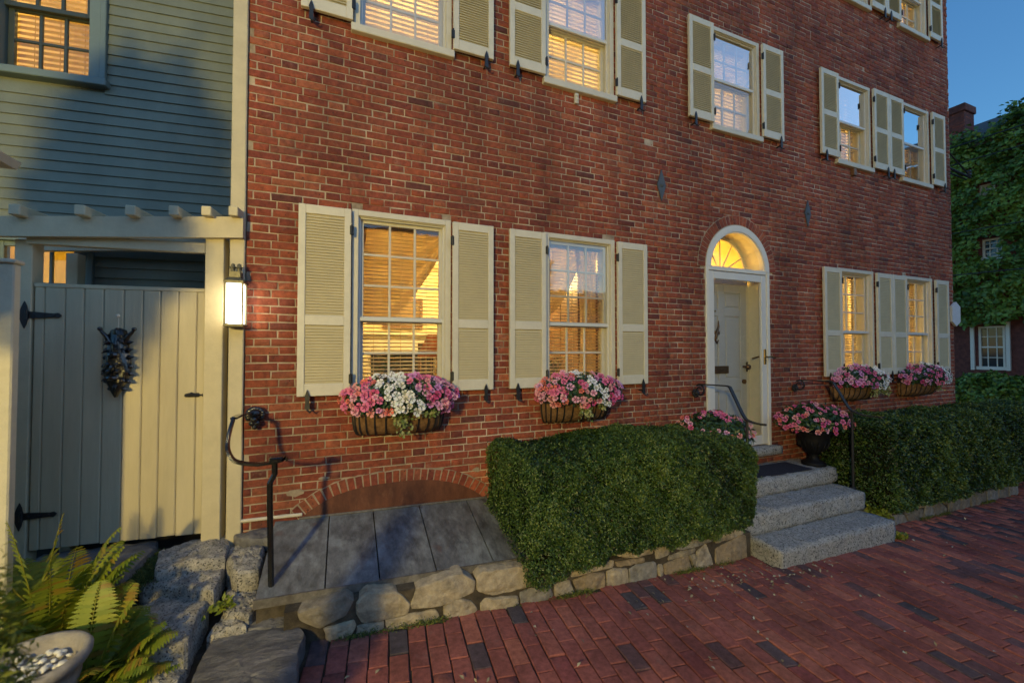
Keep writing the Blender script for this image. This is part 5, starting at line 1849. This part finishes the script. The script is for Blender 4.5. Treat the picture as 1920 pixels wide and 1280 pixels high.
# ------------------------------------------------------------------ iron mask hanging on the gate
om = thing('iron_mask', 'ornate black cast iron leaf mask with two horns hanging on the gate', 'ornament', (-1.358, .05, 1.51))
def spike(q, c, d, L, w, t=.012):
    c = Vector(c); d = Vector(d).normalized(); s = d.cross(Vector((0, -1, 0))).normalized()
    v = [c - s * w / 2, c - s * w * .4 + d * L * .5 + Vector((0, -t * .5, 0)), c + d * L + Vector((0, -t * .2, 0)), c + s * w * .4 + d * L * .5 + Vector((0, -t * .5, 0)), c + s * w / 2, c + Vector((0, -t * 1.2, 0)), c + d * L * .5 + Vector((0, -t * 1.5, 0))]
    q.add(v, [(0, 1, 6, 5), (5, 6, 3, 4), (1, 2, 6), (6, 2, 3)])
q = MB()
n_ = 20; lay = []
outl = [(.0, .002), (.05, .03), (.10, .055), (.16, .07), (.22, .068), (.28, .058), (.34, .058), (.40, .055), (.43, .038), (.445, .012)]
v = []; f = []
for (h, w) in outl:
    for k in range(n_):
        a = math.pi * k / (n_ - 1)
        bump_ = .004 * math.sin(h * 70 + 3) * math.sin(a * 5) + .005 * math.sin(h * 120 + a * 3)
        v.append((math.cos(a) * (w + bump_), -math.sin(a) * (.035 + .02 * math.sin(h * 9) + bump_), h))
for i in range(len(outl) - 1):
    for k in range(n_ - 1):
        a = i * n_ + k; f.append((a, a + 1, a + n_ + 1, a + n_))
q.add(v, f)
for k in range(7):
    h = .06 + k * .048
    for sx in (-1, 1):
        w = float(np.interp(h, [o_[0] for o_ in outl], [o_[1] for o_ in outl]))
        L_ = .045 if sx > 0 else .028
        spike(q, (sx * (w - .012), -.012, h), (sx, -.05, -.35 if k < 4 else .15), L_, .034)
for k in range(16):
    h = .07 + .32 * random.random(); a = random.uniform(.5, 2.6)
    w = float(np.interp(h, [o_[0] for o_ in outl], [o_[1] for o_ in outl]))
    spike(q, (math.cos(a) * w * .7, -.034, h), (math.cos(a) * .8, -.35, -.6), .04, .022, .010)
for sx in (-1, 1):
    q.ball((sx * .024, -.055, .21), .013, 8); q.ball((sx * .022, -.05, .165), .016, 8)
q.ball((0, -.062, .185), .016, 8, (.8, 1, 1.5)); q.ball((0, -.05, .125), .03, 10, (1.2, .8, .6)); q.ball((0, -.045, .27), .03, 10, (1.1, .8, .8))
q.build('face', 'iron', om, fix=True)
for sx in (-1, 1):
    q = MB(); q.tube(smooth_path([(sx * .038, -.012, .34), (sx * .055, -.016, .385), (sx * .078, -.016, .415), (sx * .088, -.016, .43)], 4), [.016 - .0007 * k for k in range(13)], 8)
    q.ball((sx * .090, -.016, .437), .014, 10); q.build('horn', 'iron', om, smooth=True)
q = MB(); q.tube([(0, -.004, .44), (0, -.004, .515)], .0022, 5); q.ball((0, -.012, .522), .012, 8); q.build('hanging_nail', 'trim', om)
om.rotation_euler = (0, 0, A65)

# ------------------------------------------------------------------ pale garden wall at the left edge
gw = thing('garden_wall', 'pale stucco garden wall with moulded coping left of the gate', 'wall', (-2.2, -.62, .2))
q = MB(); q.box(-1.1, .71, 0, .05, -.2, 2.03, .006); q.build('panel', 'stucco', gw)
q = MB(); q.box(-1.1, .718, -.012, .062, 2.031, 2.052, .005); q.build('coping', 'stucco', gw)
q = MB(); q.box(.43, .60, -.05, .0, -.2, 2.50, .004); q.build('pier', 'stucco', gw)
q = MB(); q.add([(.38, -.09, 2.50), (.69, -.09, 2.50), (.69, .04, 2.50), (.38, .04, 2.50), (.37, -.10, 2.54), (.70, -.10, 2.54), (.70, .05, 2.54), (.37, .05, 2.54), (.535, -.02, 2.63)],
      [(3, 2, 1, 0), (0, 1, 5, 4), (1, 2, 6, 5), (2, 3, 7, 6), (3, 0, 4, 7), (4, 5, 8), (5, 6, 8), (6, 7, 8), (7, 4, 8)]); q.build('pier_cap', 'stucco', gw)

# ------------------------------------------------------------------ ferns, shrub and planter in the left foreground
def frond(V_, F_, T_, root, tip, rng, arch=.25, w=.17, npair=24, tint=.6):
    root = Vector(root); tip = Vector(tip)
    L = (tip - root).length
    mid = root.lerp(tip, .55) + Vector((0, 0, arch * L))
    path = []
    for k in range(npair + 1):
        t = k / npair
        path.append(root * (1 - t) ** 2 + mid * 2 * t * (1 - t) + tip * t * t)
    for k in range(2, npair):
        t = k / npair
        d = (path[k + 1] - path[k - 1]).normalized()
        side = d.cross(Vector((0, 0, 1)));  side = side.normalized() if side.length > .05 else Vector((1, 0, 0))
        up = side.cross(d).normalized()
        ln_ = w * (math.sin(math.pi * min(1, (t - .05) ** .75)) ** .9 + .04) * .62
        for sg in (-1, 1):
            ax = (side * sg + d * .45 + up * rng.uniform(-.12, .12) - Vector((0, 0, .18))).normalized()
            pw = max(.005, ln_ * .13)
            crs = ax.cross(up).normalized()
            o = len(V_)
            dr = Vector((0, 0, -1)) * ln_
            P_ = path[k]
            V_.append(tuple(P_))
            for (s_, q_, dz_) in ((.22, 1.0, .0), (.40, .72, .02), (.46, 1.0, .03), (.62, .55, .07), (.68, .78, .08), (.84, .35, .14)):
                c0 = P_ + ax * ln_ * s_ + dr * dz_
                V_.append(tuple(c0 + crs * pw * q_)); V_.append(tuple(c0 - crs * pw * q_))
            V_.append(tuple(P_ + ax * ln_ + dr * .2))
            T_.extend([min(1, max(0, tint + rng.normal(0, .1) + .15 * t))] * 14)
            F_.append((o, o + 1, o + 2))
            for j in range(5):
                a_, b_, c_, d_ = o + 1 + 2 * j, o + 2 + 2 * j, o + 3 + 2 * j, o + 4 + 2 * j
                F_.append((a_, c_, b_)); F_.append((b_, c_, d_))
            F_.append((o + 11, o + 13, o + 12))
    # rachis
    for k in range(npair):
        o = len(V_)
        for (p, r_) in ((path[k], .0035 * (1 - k / npair) + .0012), (path[k + 1], .0035 * (1 - (k + 1) / npair) + .0012)):
            V_ += [tuple(p + Vector((r_, 0, 0))), tuple(p + Vector((-r_ * .5, r_, 0))), tuple(p + Vector((-r_ * .5, -r_, 0)))]
        T_.extend([.9] * 6)
        for e in range(3):
            e2 = (e + 1) % 3
            F_.append((o + e, o + e2, o + 3 + e2)); F_.append((o + e, o + 3 + e2, o + 3 + e))
def fern(label, root, tips, rng, extra, rad, top=.5):
    t = thing('fern', label, 'fern', root, group='ferns beside the stone slabs')
    def one(tip, tint, w=.16):
        V_, F_, T_ = [], [], []
        frond(V_, F_, T_, (rng.normal(0, .02), rng.normal(0, .02), 0), Vector(tip) - Vector(root), rng, rng.uniform(.15, .38), w, 24, tint)
        np_mesh('frond', np.array(V_), np.array(F_), 'fern_leaf', t, np.array(T_))
    for tp in tips: one(tp, rng.uniform(.55, .85))
    for k in range(extra):
        a = rng.uniform(0, 2 * math.pi); r_ = rad * rng.uniform(.5, 1)
        one((root[0] + r_ * math.cos(a), root[1] + r_ * math.sin(a) * .9, root[2] + rng.uniform(.04, top)), rng.uniform(.3, .8), .15)
rng = np.random.default_rng(55)
fern('tall yellow green fern beside the gate path', (-1.33, -.62, .30), [(-1.298, -.6, 1.0), (-1.091, -.55, .88), (-1.20, -.70, .86), (-1.45, -.7, 1.02), (-1.0, -.60, .74), (-1.15, -.82, .70)], rng, 44, .40)
fern('spreading green fern against the large granite slab', (-1.05, -.92, .24), [(-.96, -.74, .66), (-.809, -.95, .50), (-.874, -1.05, .39), (-1.065, -.80, .72), (-.90, -.90, .66), (-.80, -1.02, .44)], rng, 56, .36, .26)
# evergreen shrub
rng = np.random.default_rng(61)
sh = thing('evergreen_shrub', 'golden tipped evergreen shrub at the left edge above the planter', 'shrub', (-.70, -2.2, .22))
n_ = 15000
d = unit(rng.normal(0, 1, (n_, 3))); r_ = rng.uniform(.25, 1, (n_, 1)) ** .5
lump = 1 + .16 * np.sin(d[:, 0:1] * 9 + 1) * np.sin(d[:, 2:3] * 8) * np.sin(d[:, 1:2] * 7 + 2)
P = d * r_ * lump * np.array([.11, .11, .62]) + np.array([0, 0, .62])
v, f, tv = leaf_cloud(P, d + np.array([0, 0, .6]), .026, .006, rng, .35, tint=np.clip(r_[:, 0] ** 2 * .8 + rng.normal(0, .15, n_), 0, 1))
np_mesh('foliage', v, f, 'conifer', sh, tv, kind='stuff')
MB().tube([(0, 0, -.05), (.01, 0, .3), (0, .01, .7)], [.02, .014, .004], 7).build('trunk', 'bark', sh)
pl_ = thing('stone_planter', 'round stone planter bowl filled with white pebbles beside the evergreen', 'planter', (-1.135, -1.15, .20))
q = MB(); prof = [(.09, 0), (.10, .03), (.07, .07), (.065, .11), (.10, .17), (.135, .24), (.150, .31), (.152, .345), (.168, .355), (.180, .375), (.182, .395), (.172, .408), (.155, .405), (.147, .385), (.140, .34), (.05, .33)]
q.lathe(prof, 40); q.build('bowl', 'planter', pl_, smooth=True)
for k in range(95):
    a = rng.uniform(0, 6.28); r2 = .135 * math.sqrt(rng.random())
    if k < 6 or True:
        q = MB(); s_ = rng.uniform(.010, .017)
        if k < 8:
            q.ball((0, 0, 0), 1.0, 8, (1, 1, 1)); q.v = [(x * (1 + .15 * math.sin(y * 3 + k)), y * .8, zz * .62) for (x, y, zz) in q.v]
            ob = q.build('pebble', 'pebble', pl_, smooth=True); pebs = globals().setdefault('PEBS', []); pebs.append(ob.data)
        else:
            ob = link('pebble', PEBS[k % 8], pl_)
        ob.scale = (s_, s_, s_); ob.location = (r2 * math.cos(a), r2 * math.sin(a), .345 + rng.uniform(0, .022)); ob.rotation_euler = (rng.uniform(-.4, .4), rng.uniform(-.4, .4), rng.uniform(0, 6))

# weeds and moss
def tuft(name, label, cat, loc, n, r, h, leaf, mat, rng, tint=(0, 1), spread=.5):
    t = thing(name, label, cat, loc)
    P = np.stack([rng.normal(0, r * .5, n), rng.normal(0, r * .4, n), np.abs(rng.normal(0, h * .5, n))], axis=1)
    v, f, tv = leaf_cloud(P, np.tile([0, -.3, 1.0], (n, 1)), leaf, leaf * .5, rng, spread, tint=rng.uniform(*tint, n))
    np_mesh('leaves', v, f, mat, t, tv, kind='stuff')
    st = MB()
    for k in range(7): st.tube([(0, 0, -.02), (rng.normal(0, r * .3), rng.normal(0, r * .3), h * .7)], .0018, 4)
    st.build('stems', 'twig', t)
rng = np.random.default_rng(71)
tuft('weed_plant', 'yellow green weed growing beside the end of the second granite step', 'weed', (5.17, -.79, .09), 240, .13, .05, .045, 'fern_leaf', rng, (.6, .95))
tuft('weed_plant', 'small yellow weed at the foot of the lowest granite step', 'weed', (5.07, -1.0, -.04), 140, .08, .03, .045, 'fern_leaf', rng, (.6, .95))
tuft('weed_plant', 'bright green weed among the stones left of the hatch', 'weed', (-.63, -.60, .37), 40, .06, .03, .04, 'fern_leaf', rng, (.6, .85))
# moss along the foot of the walls
n_ = 9000
xs_ = np.concatenate([rng.uniform(-.1, 3.3, 5200), rng.uniform(5.4, 8.3, 3800)])
keepm = (np.sin(xs_ * 5.3) + np.sin(xs_ * 12.7 + 1) * .7 + rng.normal(0, .35, n_)) > .55
xs_ = xs_[keepm]
P = np.stack([xs_, -.815 - np.abs(rng.normal(0, .013, len(xs_))), np.array([gz(x) for x in xs_]) + np.abs(rng.normal(0, .012, len(xs_)))], axis=1)
v, f, tv = leaf_cloud(P, np.tile([0, -.5, 1.0], (len(P), 1)), .016, .006, rng, .6)
o = np_mesh('moss_growth', v, f, 'moss', None, tv, kind='stuff'); o['label'] = 'green moss along the foot of the low stone walls'; o['category'] = 'moss'
n_ = 6000
P = np.stack([rng.normal(-1.12, .05, n_), rng.uniform(-.42, .0, n_), np.zeros(n_)], axis=1)
P[:, 0] += .05 * np.sin(P[:, 1] * 20); P[:, 2] = .485 + np.abs(rng.normal(0, .012, n_)) + P[:, 1] * .06
v, f, tv = leaf_cloud(P, np.tile([0, -.3, 1.0], (n_, 1)), .018, .006, rng, .6, tint=rng.uniform(0, .6, n_))
o = np_mesh('moss_growth', v, f, 'moss', None, tv, kind='stuff'); o['label'] = 'dark moss between flagstone and slab below the gate'; o['category'] = 'moss'
# fallen leaves and petals scattered over the pavers
n_ = 300
x = rng.uniform(.0, 8.0, n_); y = rng.uniform(-2.6, -.85, n_); near = rng.random(n_) < .45
x[near] = rng.normal(3.0, .5, near.sum()); y[near] = rng.normal(-1.05, .12, near.sum())
P = np.stack([x, y, np.array([gz(k) for k in x]) + .008], axis=1)
ok_ = ~((x > 3.3) & (x < 5.0) & (y > -1.05)) & (y < -.84)
P = P[ok_]
v, f, tv = leaf_cloud(P, np.tile([0, 0, 1.0], (len(P), 1)), .026, .016, rng, .25)
v[:, 2] = np.maximum(v[:, 2], np.repeat(P[:, 2], 4) - .003)
o = np_mesh('fallen_leaves', v, f, 'dry_leaf', None, tv, kind='stuff'); o['label'] = 'small dry leaves scattered over the brick pavement'; o['category'] = 'leaves'

# ------------------------------------------------------------------ ivy covered house beyond
iv = thing('ivy_house', 'brick house covered in green ivy beyond the far hedge', 'house', (20, 2.5, 0))
q = MB()
def iw(y0, y1, z0, z1): q.box(0, .3, y0, y1, z0, z1)
IWN = [(.50, 1.12, 1.22, 2.62), (.48, .97, 4.9, 5.55), (.63, 1.0, 7.08, 7.42), (.50, .95, 3.62, 3.80)]
ys_ = sorted(set([-9.5, 6.5] + [k for w_ in IWN for k in w_[:2]])); zs_ = sorted(set([-.3, 8.75] + [k for w_ in IWN for k in w_[2:]]))
for i in range(len(ys_) - 1):
    for k in range(len(zs_) - 1):
        ym, zm = (ys_[i] + ys_[i + 1]) / 2, (zs_[k] + zs_[k + 1]) / 2
        if not any(a < ym < b and c < zm < d_ for (a, b, c, d_) in IWN): iw(ys_[i], ys_[i + 1], zs_[k], zs_[k + 1])
q.build('wall', 'far_brick', iv)
for wi, (a, b, c, d_) in enumerate(IWN):
    if wi == 3:
        MB().box(-.02, .2, a, b, c, d_).build('stone_band', 'granite', iv); continue
    q = MB(); fw = .06
    q.box(.02, .10, a, a + fw, c, d_); q.box(.02, .10, b - fw, b, c, d_); q.box(.0205, .0995, a + fw, b - fw, d_ - fw, d_); q.box(-.03, .0995, a - .05, b + .05, c - .06, c + .05)
    q.box(.03, .09, a + fw, b - fw, (c + d_) / 2 - .025, (c + d_) / 2 + .025)
    w_ = q.build('window', 'white', iv)
    q = MB()
    for k in (1, 2):
        yy = a + (b - a) * k / 3; q.box(.055, .075, yy - .012, yy + .012, c + .05, d_ - fw)
    for zz in (c + (d_ - c) * .25, c + (d_ - c) * .75): q.box(.057, .073, a + fw, b - fw, zz - .012, zz + .012)
    q.build('muntins', 'white', w_)
    for (zz0, zz1) in ((c, (c + d_) / 2), ((c + d_) / 2, d_)):
        q = MB(); q.box(.078, .088, a + fw * .5, b - fw * .5, zz0, zz1); q.build('pane', 'dark_glass', w_)
for yy in (.42, 1.24):
    MB().box(-.08, -.002, yy - .045, yy + .045, 1.15, 2.75).build('shutter', 'white', iv)
q = MB(); q.add([(-.3, -9.6, 8.7), (-.3, 6.6, 8.7), (4.0, 6.6, 11.0), (4.0, -9.6, 11.0), (-.3, -9.6, 8.8), (-.3, 6.6, 8.8), (4.0, 6.6, 11.1), (4.0, -9.6, 11.1)],
      [(0, 1, 2, 3), (7, 6, 5, 4), (0, 4, 5, 1), (1, 5, 6, 2), (2, 6, 7, 3), (3, 7, 4, 0)]); q.build('roof', 'roof', iv)
chim = MB(); chim.box(.35, 1.05, 1.45, 2.3, 8.6, 10.35, .01); chim.box(.30, 1.10, 1.40, 2.35, 10.35, 10.62, .02)
co = chim.build('chimney', 'far_brick', iv)
V = []; F = []; T = []; off = 0
rng = np.random.default_rng(81)
for face in (0, 1):
    zc_ = 8.62; k = 0
    while zc_ < 10.3:
        s_ = 0.0 - (k % 2) * .105
        span = .85 if face == 0 else .70
        while s_ < span:
            a = max(0, s_); b = min(span, s_ + .2)
            if b - a > .04:
                vv, ff = piece_mesh(b - a, .06, .02, .004, .002, rng, 'y')
                m_ = (a + b) / 2
                if face == 0: vv = np.stack([vv[:, 1] + .35, 2.3 - (vv[:, 0] + m_), vv[:, 2] + zc_], axis=1)
                else: vv = np.stack([vv[:, 0] + m_ + .35, vv[:, 1] + 1.45, vv[:, 2] + zc_], axis=1)
                V.append(vv); F.append(ff + off); T.append(np.full(len(vv), rng.uniform(0, .5))); off += len(vv)
            s_ += .212
        zc_ += .073; k += 1
np_mesh('chimney_bricks', np.concatenate(V), np.concatenate(F), 'brick', co, np.concatenate(T), kind='stuff')
# the ivy itself
n_ = 30000
y = rng.uniform(-5.5, 3.2, n_); z = rng.uniform(2.55, 9.0, n_)
edge = 2.72 + .10 * np.sin(y * 9) + .06 * np.sin(y * 23)
ok_ = (z > edge)
for (a, b, c, d_) in IWN[1:3]:
    ok_ &= ~((y > a - .02) & (y < b + .02) & (z > c - .03 + .05 * np.sin(y * 30)) & (z < d_ + .02))
y, z = y[ok_], z[ok_]
xx = -.05 - np.abs(rng.normal(0, .09, len(y))) - .14 * (np.sin(y * 4 + z * 2) * np.sin(z * 5 - y) + 1)
P = np.stack([xx, y, z], axis=1)
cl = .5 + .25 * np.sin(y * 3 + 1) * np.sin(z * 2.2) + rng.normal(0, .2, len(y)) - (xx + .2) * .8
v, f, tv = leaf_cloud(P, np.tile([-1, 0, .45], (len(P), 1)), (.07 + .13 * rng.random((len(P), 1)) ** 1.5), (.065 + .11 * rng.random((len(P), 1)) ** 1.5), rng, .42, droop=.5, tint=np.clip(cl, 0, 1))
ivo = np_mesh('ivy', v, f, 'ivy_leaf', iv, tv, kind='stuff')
# ivy billowing over the eaves
n_ = 5000
y = rng.uniform(-4, 1.6, n_); base = 8.8 + np.clip((1.3 - y) * .28, 0, 1.4)
P = np.stack([rng.uniform(-.4, .6, n_), y, base + rng.normal(0, .2, n_) + .22 * np.sin(y * 5 + 1) + .1 * np.sin(y * 13)], axis=1)
P[:, 2] = np.minimum(P[:, 2], base + .6)
v, f, tv = leaf_cloud(P, np.tile([-.7, -.2, .8], (n_, 1)), .14, .12, rng, .5)
np_mesh('ivy', v, f, 'ivy_leaf', iv, tv, kind='stuff')
# ivy bush at its foot
bu = thing('ivy_bush', 'low rounded ivy bush below the window of the ivy house', 'bush', (17.5, 2.6, -.1))
n_ = 7000
d = unit(rng.normal(0, 1, (n_, 3))); d[:, 2] = np.abs(d[:, 2])
lump = 1 + .12 * np.sin(d[:, 1:2] * 11) * np.sin(d[:, 2:3] * 9 + 1)
P = d * lump * rng.uniform(.8, 1, (n_, 1)) * np.array([.9, 1.25, 1.25])
v, f, tv = leaf_cloud(P, d, .11, .09, rng, .45)
np_mesh('foliage', v, f, 'ivy_leaf', bu, tv, kind='stuff')
q = MB()
for k in range(8):
    a = k * .8; q.tube([(0, 0, -.05), (.2 * math.cos(a), .3 * math.sin(a), .5), (.4 * math.cos(a), .6 * math.sin(a), .9)], [.03, .02, .008], 6)
q.build('stems', 'bark', bu)

# ------------------------------------------------------------------ wires crossing between the houses
for i, (z0, z1, r_, lab) in enumerate(((7.75, 7.62, .016, 'topmost utility wire crossing in front of the ivy house'), (7.30, 7.0, .014, 'second utility wire below the eaves of the ivy house'),
        (5.36, 5.02, .013, 'third utility wire crossing the middle of the ivy wall'), (4.22, 3.72, .015, 'lowest dark utility wire near the ivy house window'))):
    # measured on a plane 16 m along the street
    pts = []
    for k in range(25):
        t = k / 24; yy = 9.0 - 20 * t
        pts.append((16.0, yy, z0 + (z1 - z0) * t + .35 * ((t - .5) ** 2 * 4 - 1) * .4))
    q = MB(); q.tube(pts, r_, 5)
    o = q.build('utility_wire', 'iron_dull'); o['label'] = lab; o['category'] = 'wire'; o['group'] = 'utility wires'

# ------------------------------------------------------------------ things behind the camera that light, shade or reflect
sl = thing('street_lamp', 'lit street lamp standing across the pavement from the house', 'street lamp', (-2.67, -5.76, gz(-2.7)))
q = MB(); q.lathe([(.16, 0), (.16, .25), (.09, .32), (.07, .5), (.05, .6), (.045, 2.05), (.07, 2.10), (.09, 2.16), (.04, 2.2)], 16); q.build('post', 'iron_dull', sl, smooth=True)
q = MB()
for k in range(4):
    a = math.pi / 4 + k * math.pi / 2
    q.tube([(.07 * math.cos(a), .07 * math.sin(a), 2.18), (.20 * math.cos(a), .20 * math.sin(a), 2.72)], .010, 6)
q.lathe([(.23, 2.72), (.24, 2.75), (.12, 2.88), (.03, 2.96), (.02, 3.02)], 16)
q.build('lantern_frame', 'iron_dull', sl)
MB().ball((0, 0, 2.43), .14, 14, (1, 1, 1.2)).build('globe', 'street_glow', sl, smooth=True)

def street_tree(label, loc, trunk_r, h, crown_z, crown_r, crown_h, n, seed, off=(0, 0)):
    rng = np.random.default_rng(seed)
    t = thing('street_tree', label, 'tree', loc)
    q = MB()
    q.tube([(0, 0, -.3), (.01, 0, .3), (0, .02, 1.5), (.02, .0, h * .6), (off[0] * .5, off[1] * .5, h)], [trunk_r * 1.15, trunk_r, trunk_r * .95, trunk_r * .75, trunk_r * .2], 14)
    for k in range(9):
        a = k * 2.4; zb = crown_z + .12 * k
        q.tube([(0, 0, zb), (off[0] * .5 + crown_r * .4 * math.cos(a), off[1] * .5 + crown_r * .4 * math.sin(a), zb + .35), (off[0] + crown_r * .8 * math.cos(a), off[1] + crown_r * .8 * math.sin(a), zb + .7)], [trunk_r * .35, trunk_r * .22, .008], 7)
    q.build('trunk', 'bark', t, smooth=True)
    d = unit(rng.normal(0, 1, (n, 3))); r_ = rng.uniform(.2, 1, (n, 1)) ** .45
    lump = 1 + .25 * np.sin(d[:, 0:1] * 7 + 2) * np.sin(d[:, 1:2] * 6) * np.sin(d[:, 2:3] * 7 + 1)
    P = d * r_ * lump * np.array([crown_r, crown_r, crown_h / 2]) + np.array([off[0], off[1], crown_z + crown_h / 2])
    v, f, tv = leaf_cloud(P, d + np.array([0, 0, .5]), .09, .06, rng, .7)
    np_mesh('crown', v, f, 'tree_leaf', t, tv, kind='stuff')
street_tree('small clipped tree left of the pavement, shading the gate', (-1.93, -1.95, gz(-2.1) - .1), .07, 3.2, 1.95, .36, 1.35, 7000, 91, (0.0, 0.0))

# house across the street, seen only as a reflection in the glass
oh = thing('opposite_house', 'clapboard house across the street with a tall brick chimney', 'house', (0, -16, 0))
q = MB(); q.box(-9, 8.5, -6, 0, -.3, 5.9); q.build('wall', 'far_siding', oh)
q = MB(); q.prism([(-6.4, 5.91), (.4, 5.91), (-3.0, 8.4)], 'x', -9.3, 8.8); q.build('roof', 'roof', oh)
q = MB(); q.box(10.2, 11.3, -3, -1.8, -.3, 6.8, .02); q.box(10.1, 11.4, -3.1, -1.7, 6.8, 7.1, .02); q.build('chimney', 'far_brick', oh)
q = MB(); q.box(8.51, 16, -6, -.8, -.3, 4.2); q.build('wing', 'far_siding', oh)
q = MB(); q.prism([(-6.2, 4.21), (-.5, 4.21), (-3.4, 5.6)], 'x', 8.9, 16.2); q.build('roof', 'roof', oh)
for (hx0, hx1, hz, lab) in ((18.5, 31, 5.6, 'dark brick house across the street, second in its row'), (33.5, 60, 6.4, 'long brick house across the street, farthest in its row')):
    h2 = thing('opposite_house', lab, 'house', (hx0, -16, 0))
    q = MB(); q.box(0, hx1 - hx0, -6, 0, -.3, hz); q.build('wall', 'far_brick', h2)
    q = MB(); q.prism([(-6.4, hz + .01), (.4, hz + .01), (-3.0, hz + 2.3)], 'x', -.3, hx1 - hx0 + .3); q.build('roof', 'roof', h2)
    for k in range(int((hx1 - hx0) / 2.6)):
        q = MB(); xx = 1.3 + k * 2.6; q.box(xx - .5, xx + .5, .002, .04, 1.2, 2.8); w_ = q.build('window', 'white', h2)
        MB().box(xx - .42, xx + .42, .041, .05, 1.28, 2.72).build('pane', 'dark_glass', w_)
for k in range(7):
    for zz in (1.2, 3.8):
        q = MB(); xx = -7.6 + k * 2.4; q.box(xx - .5, xx + .5, .002, .04, zz, zz + 1.6); w_ = q.build('window', 'white', oh)
        MB().box(xx - .42, xx + .42, .041, .05, zz + .08, zz + 1.52).build('pane', 'dark_glass', w_)

# ------------------------------------------------------------------ things seen through the two near windows
def sill_plant(x, label, seed, h=.34):
    rng = np.random.default_rng(seed)
    t = thing('house_plant', label, 'plant', (x, .36, 1.30), group='plants inside the windows')
    q = MB(); q.lathe([(.05, 0), (.065, .1), (.07, .11), (.05, .11)], 14); q.build('pot', 'coir', t, smooth=True)
    st = MB(); P = []
    for k in range(7):
        a = rng.uniform(0, 6.28); rr = rng.uniform(.05, .15)
        pth = smooth_path([(0, 0, .1), (rr * .4 * math.cos(a), rr * .4 * math.sin(a), .1 + h * .5), (rr * math.cos(a), rr * math.sin(a), .1 + h * rng.uniform(.75, 1.1))], 4)
        st.tube(pth, .004, 5)
        for p in pth[4:]:
            for j in range(6): P.append((p.x + rng.normal(0, .035), p.y + rng.normal(0, .03), p.z + rng.normal(0, .025)))
    st.build('stems', 'twig', t)
    P = np.array(P)
    v, f, tv = leaf_cloud(P, np.tile([0, -.3, 1.0], (len(P), 1)), .045, .016, rng, .5)
    np_mesh('leaves', v, f, 'imp_leaf', t, tv, kind='stuff')
sill_plant(.30, 'twiggy house plant inside the window behind the basket nearest the lantern', 5)
sill_plant(1.93, 'twiggy house plant inside the window above the hedge', 6)
tl = thing('table_lamp', 'table lamp with a reddish shade inside the window nearest the lantern', 'lamp', (.86, .75, 1.35))
q = MB(); q.lathe([(.06, 0), (.06, .02), (.02, .04), (.035, .15), (.03, .25), (.012, .32), (.012, .42)], 16); q.build('base', 'brass', tl, smooth=True)
q = MB(); n_ = 28; v = []; f = []
for (r_, z_) in ((.20, .40), (.10, .62)):
    for k in range(n_): v.append((r_ * math.cos(2 * math.pi * k / n_), r_ * math.sin(2 * math.pi * k / n_), z_))
for k in range(n_): f.append((k, (k + 1) % n_, n_ + (k + 1) % n_, n_ + k))
q.add(v, f); q.build('lamp_shade', 'shade', tl, smooth=True)
sb = thing('side_table', 'small wooden table inside the window nearest the lantern', 'table', (.86, .75, .9))
q = MB(); q.lathe([(.25, .43), (.25, .45)], 24); q.build('table_top', 'wood', sb)
for k in range(3):
    a = k * 2.09; MB().tube([(.05 * math.cos(a), .05 * math.sin(a), .43), (.2 * math.cos(a), .2 * math.sin(a), .0)], .014, 6).build('leg', 'wood', sb)

# furniture at the back of the two near rooms
mn = thing('fireplace_mantel', 'pale mantel at the back of the room behind the window nearest the lantern', 'mantel', (.85, 3.39, .9))
q = MB(); q.box(-.75, -.5, -.14, 0, 0, 1.15, .006); q.box(.5, .75, -.14, 0, 0, 1.15, .006); q.box(-.499, .499, -.139, 0, .85, 1.149, .006); q.build('surround', 'white', mn)
MB().box(-.82, .82, -.22, 0, 1.151, 1.20, .006).build('shelf', 'white', mn)
MB().box(-.48, .48, -.05, 0, 0, .84).build('firebox', 'iron_dull', mn)
for (x, y, z, w, h, lab) in ((.85, 3.385, 2.15, .62, .5, 'framed picture above the mantel inside the near room'), (2.1, 3.385, 1.9, .45, .6, 'dark framed picture on the back wall inside the near room')):
    t = thing('picture_frame', lab, 'picture', (x, y, z))
    q = MB()
    for (a, b, c, d) in ((-w / 2, w / 2, 0, .05), (-w / 2, w / 2, h - .05, h), (-w / 2, -w / 2 + .05, .051, h - .051), (w / 2 - .05, w / 2, .051, h - .051)): q.box(a, b, -.03, 0, c, d, .004)
    q.build('frame', 'wood', t)
    MB().box(-w / 2 + .05, w / 2 - .05, -.012, 0, .05, h - .05).build('canvas', 'curtain', t)
cb = thing('china_cabinet', 'tall dark wooden cabinet seen through the window above the hedge', 'cabinet', (3.12, 1.9, .9))
q = MB(); q.box(-.2, .2, -.5, .5, 0, 1.95, .008); q.build('case', 'wood', cb)
for k in range(2):
    MB().box(-.222, -.2005, -.48 + .49 * k, -.02 + .49 * k + .01, .1, 1.85, .006).build('door', 'wood', cb)
def chair(x, y, rz, lab):
    t = thing('dining_chair', lab, 'chair', (x, y, .9), rz)
    MB().box(-.22, .22, -.2, .2, .43, .46, .006).build('seat', 'wood', t)
    for sx in (-1, 1):
        for sy in (-1, 1): MB().box(sx * .2 - .016, sx * .2 + .016, sy * .18 - .016, sy * .18 + .016, 0, .43 if sy < 0 else 1.0, .003).build('leg', 'wood', t)
    for k in range(5):
        xx = -.13 + .065 * k; MB().box(xx - .008, xx + .008, .172, .188, .46, .93).build('spindle', 'wood', t)
    MB().box(-.215, .215, .165, .195, .93, 1.0, .006).build('top_rail', 'wood', t)
chair(1.05, 1.5, 2.7, 'spindle back chair inside the window nearest the lantern')
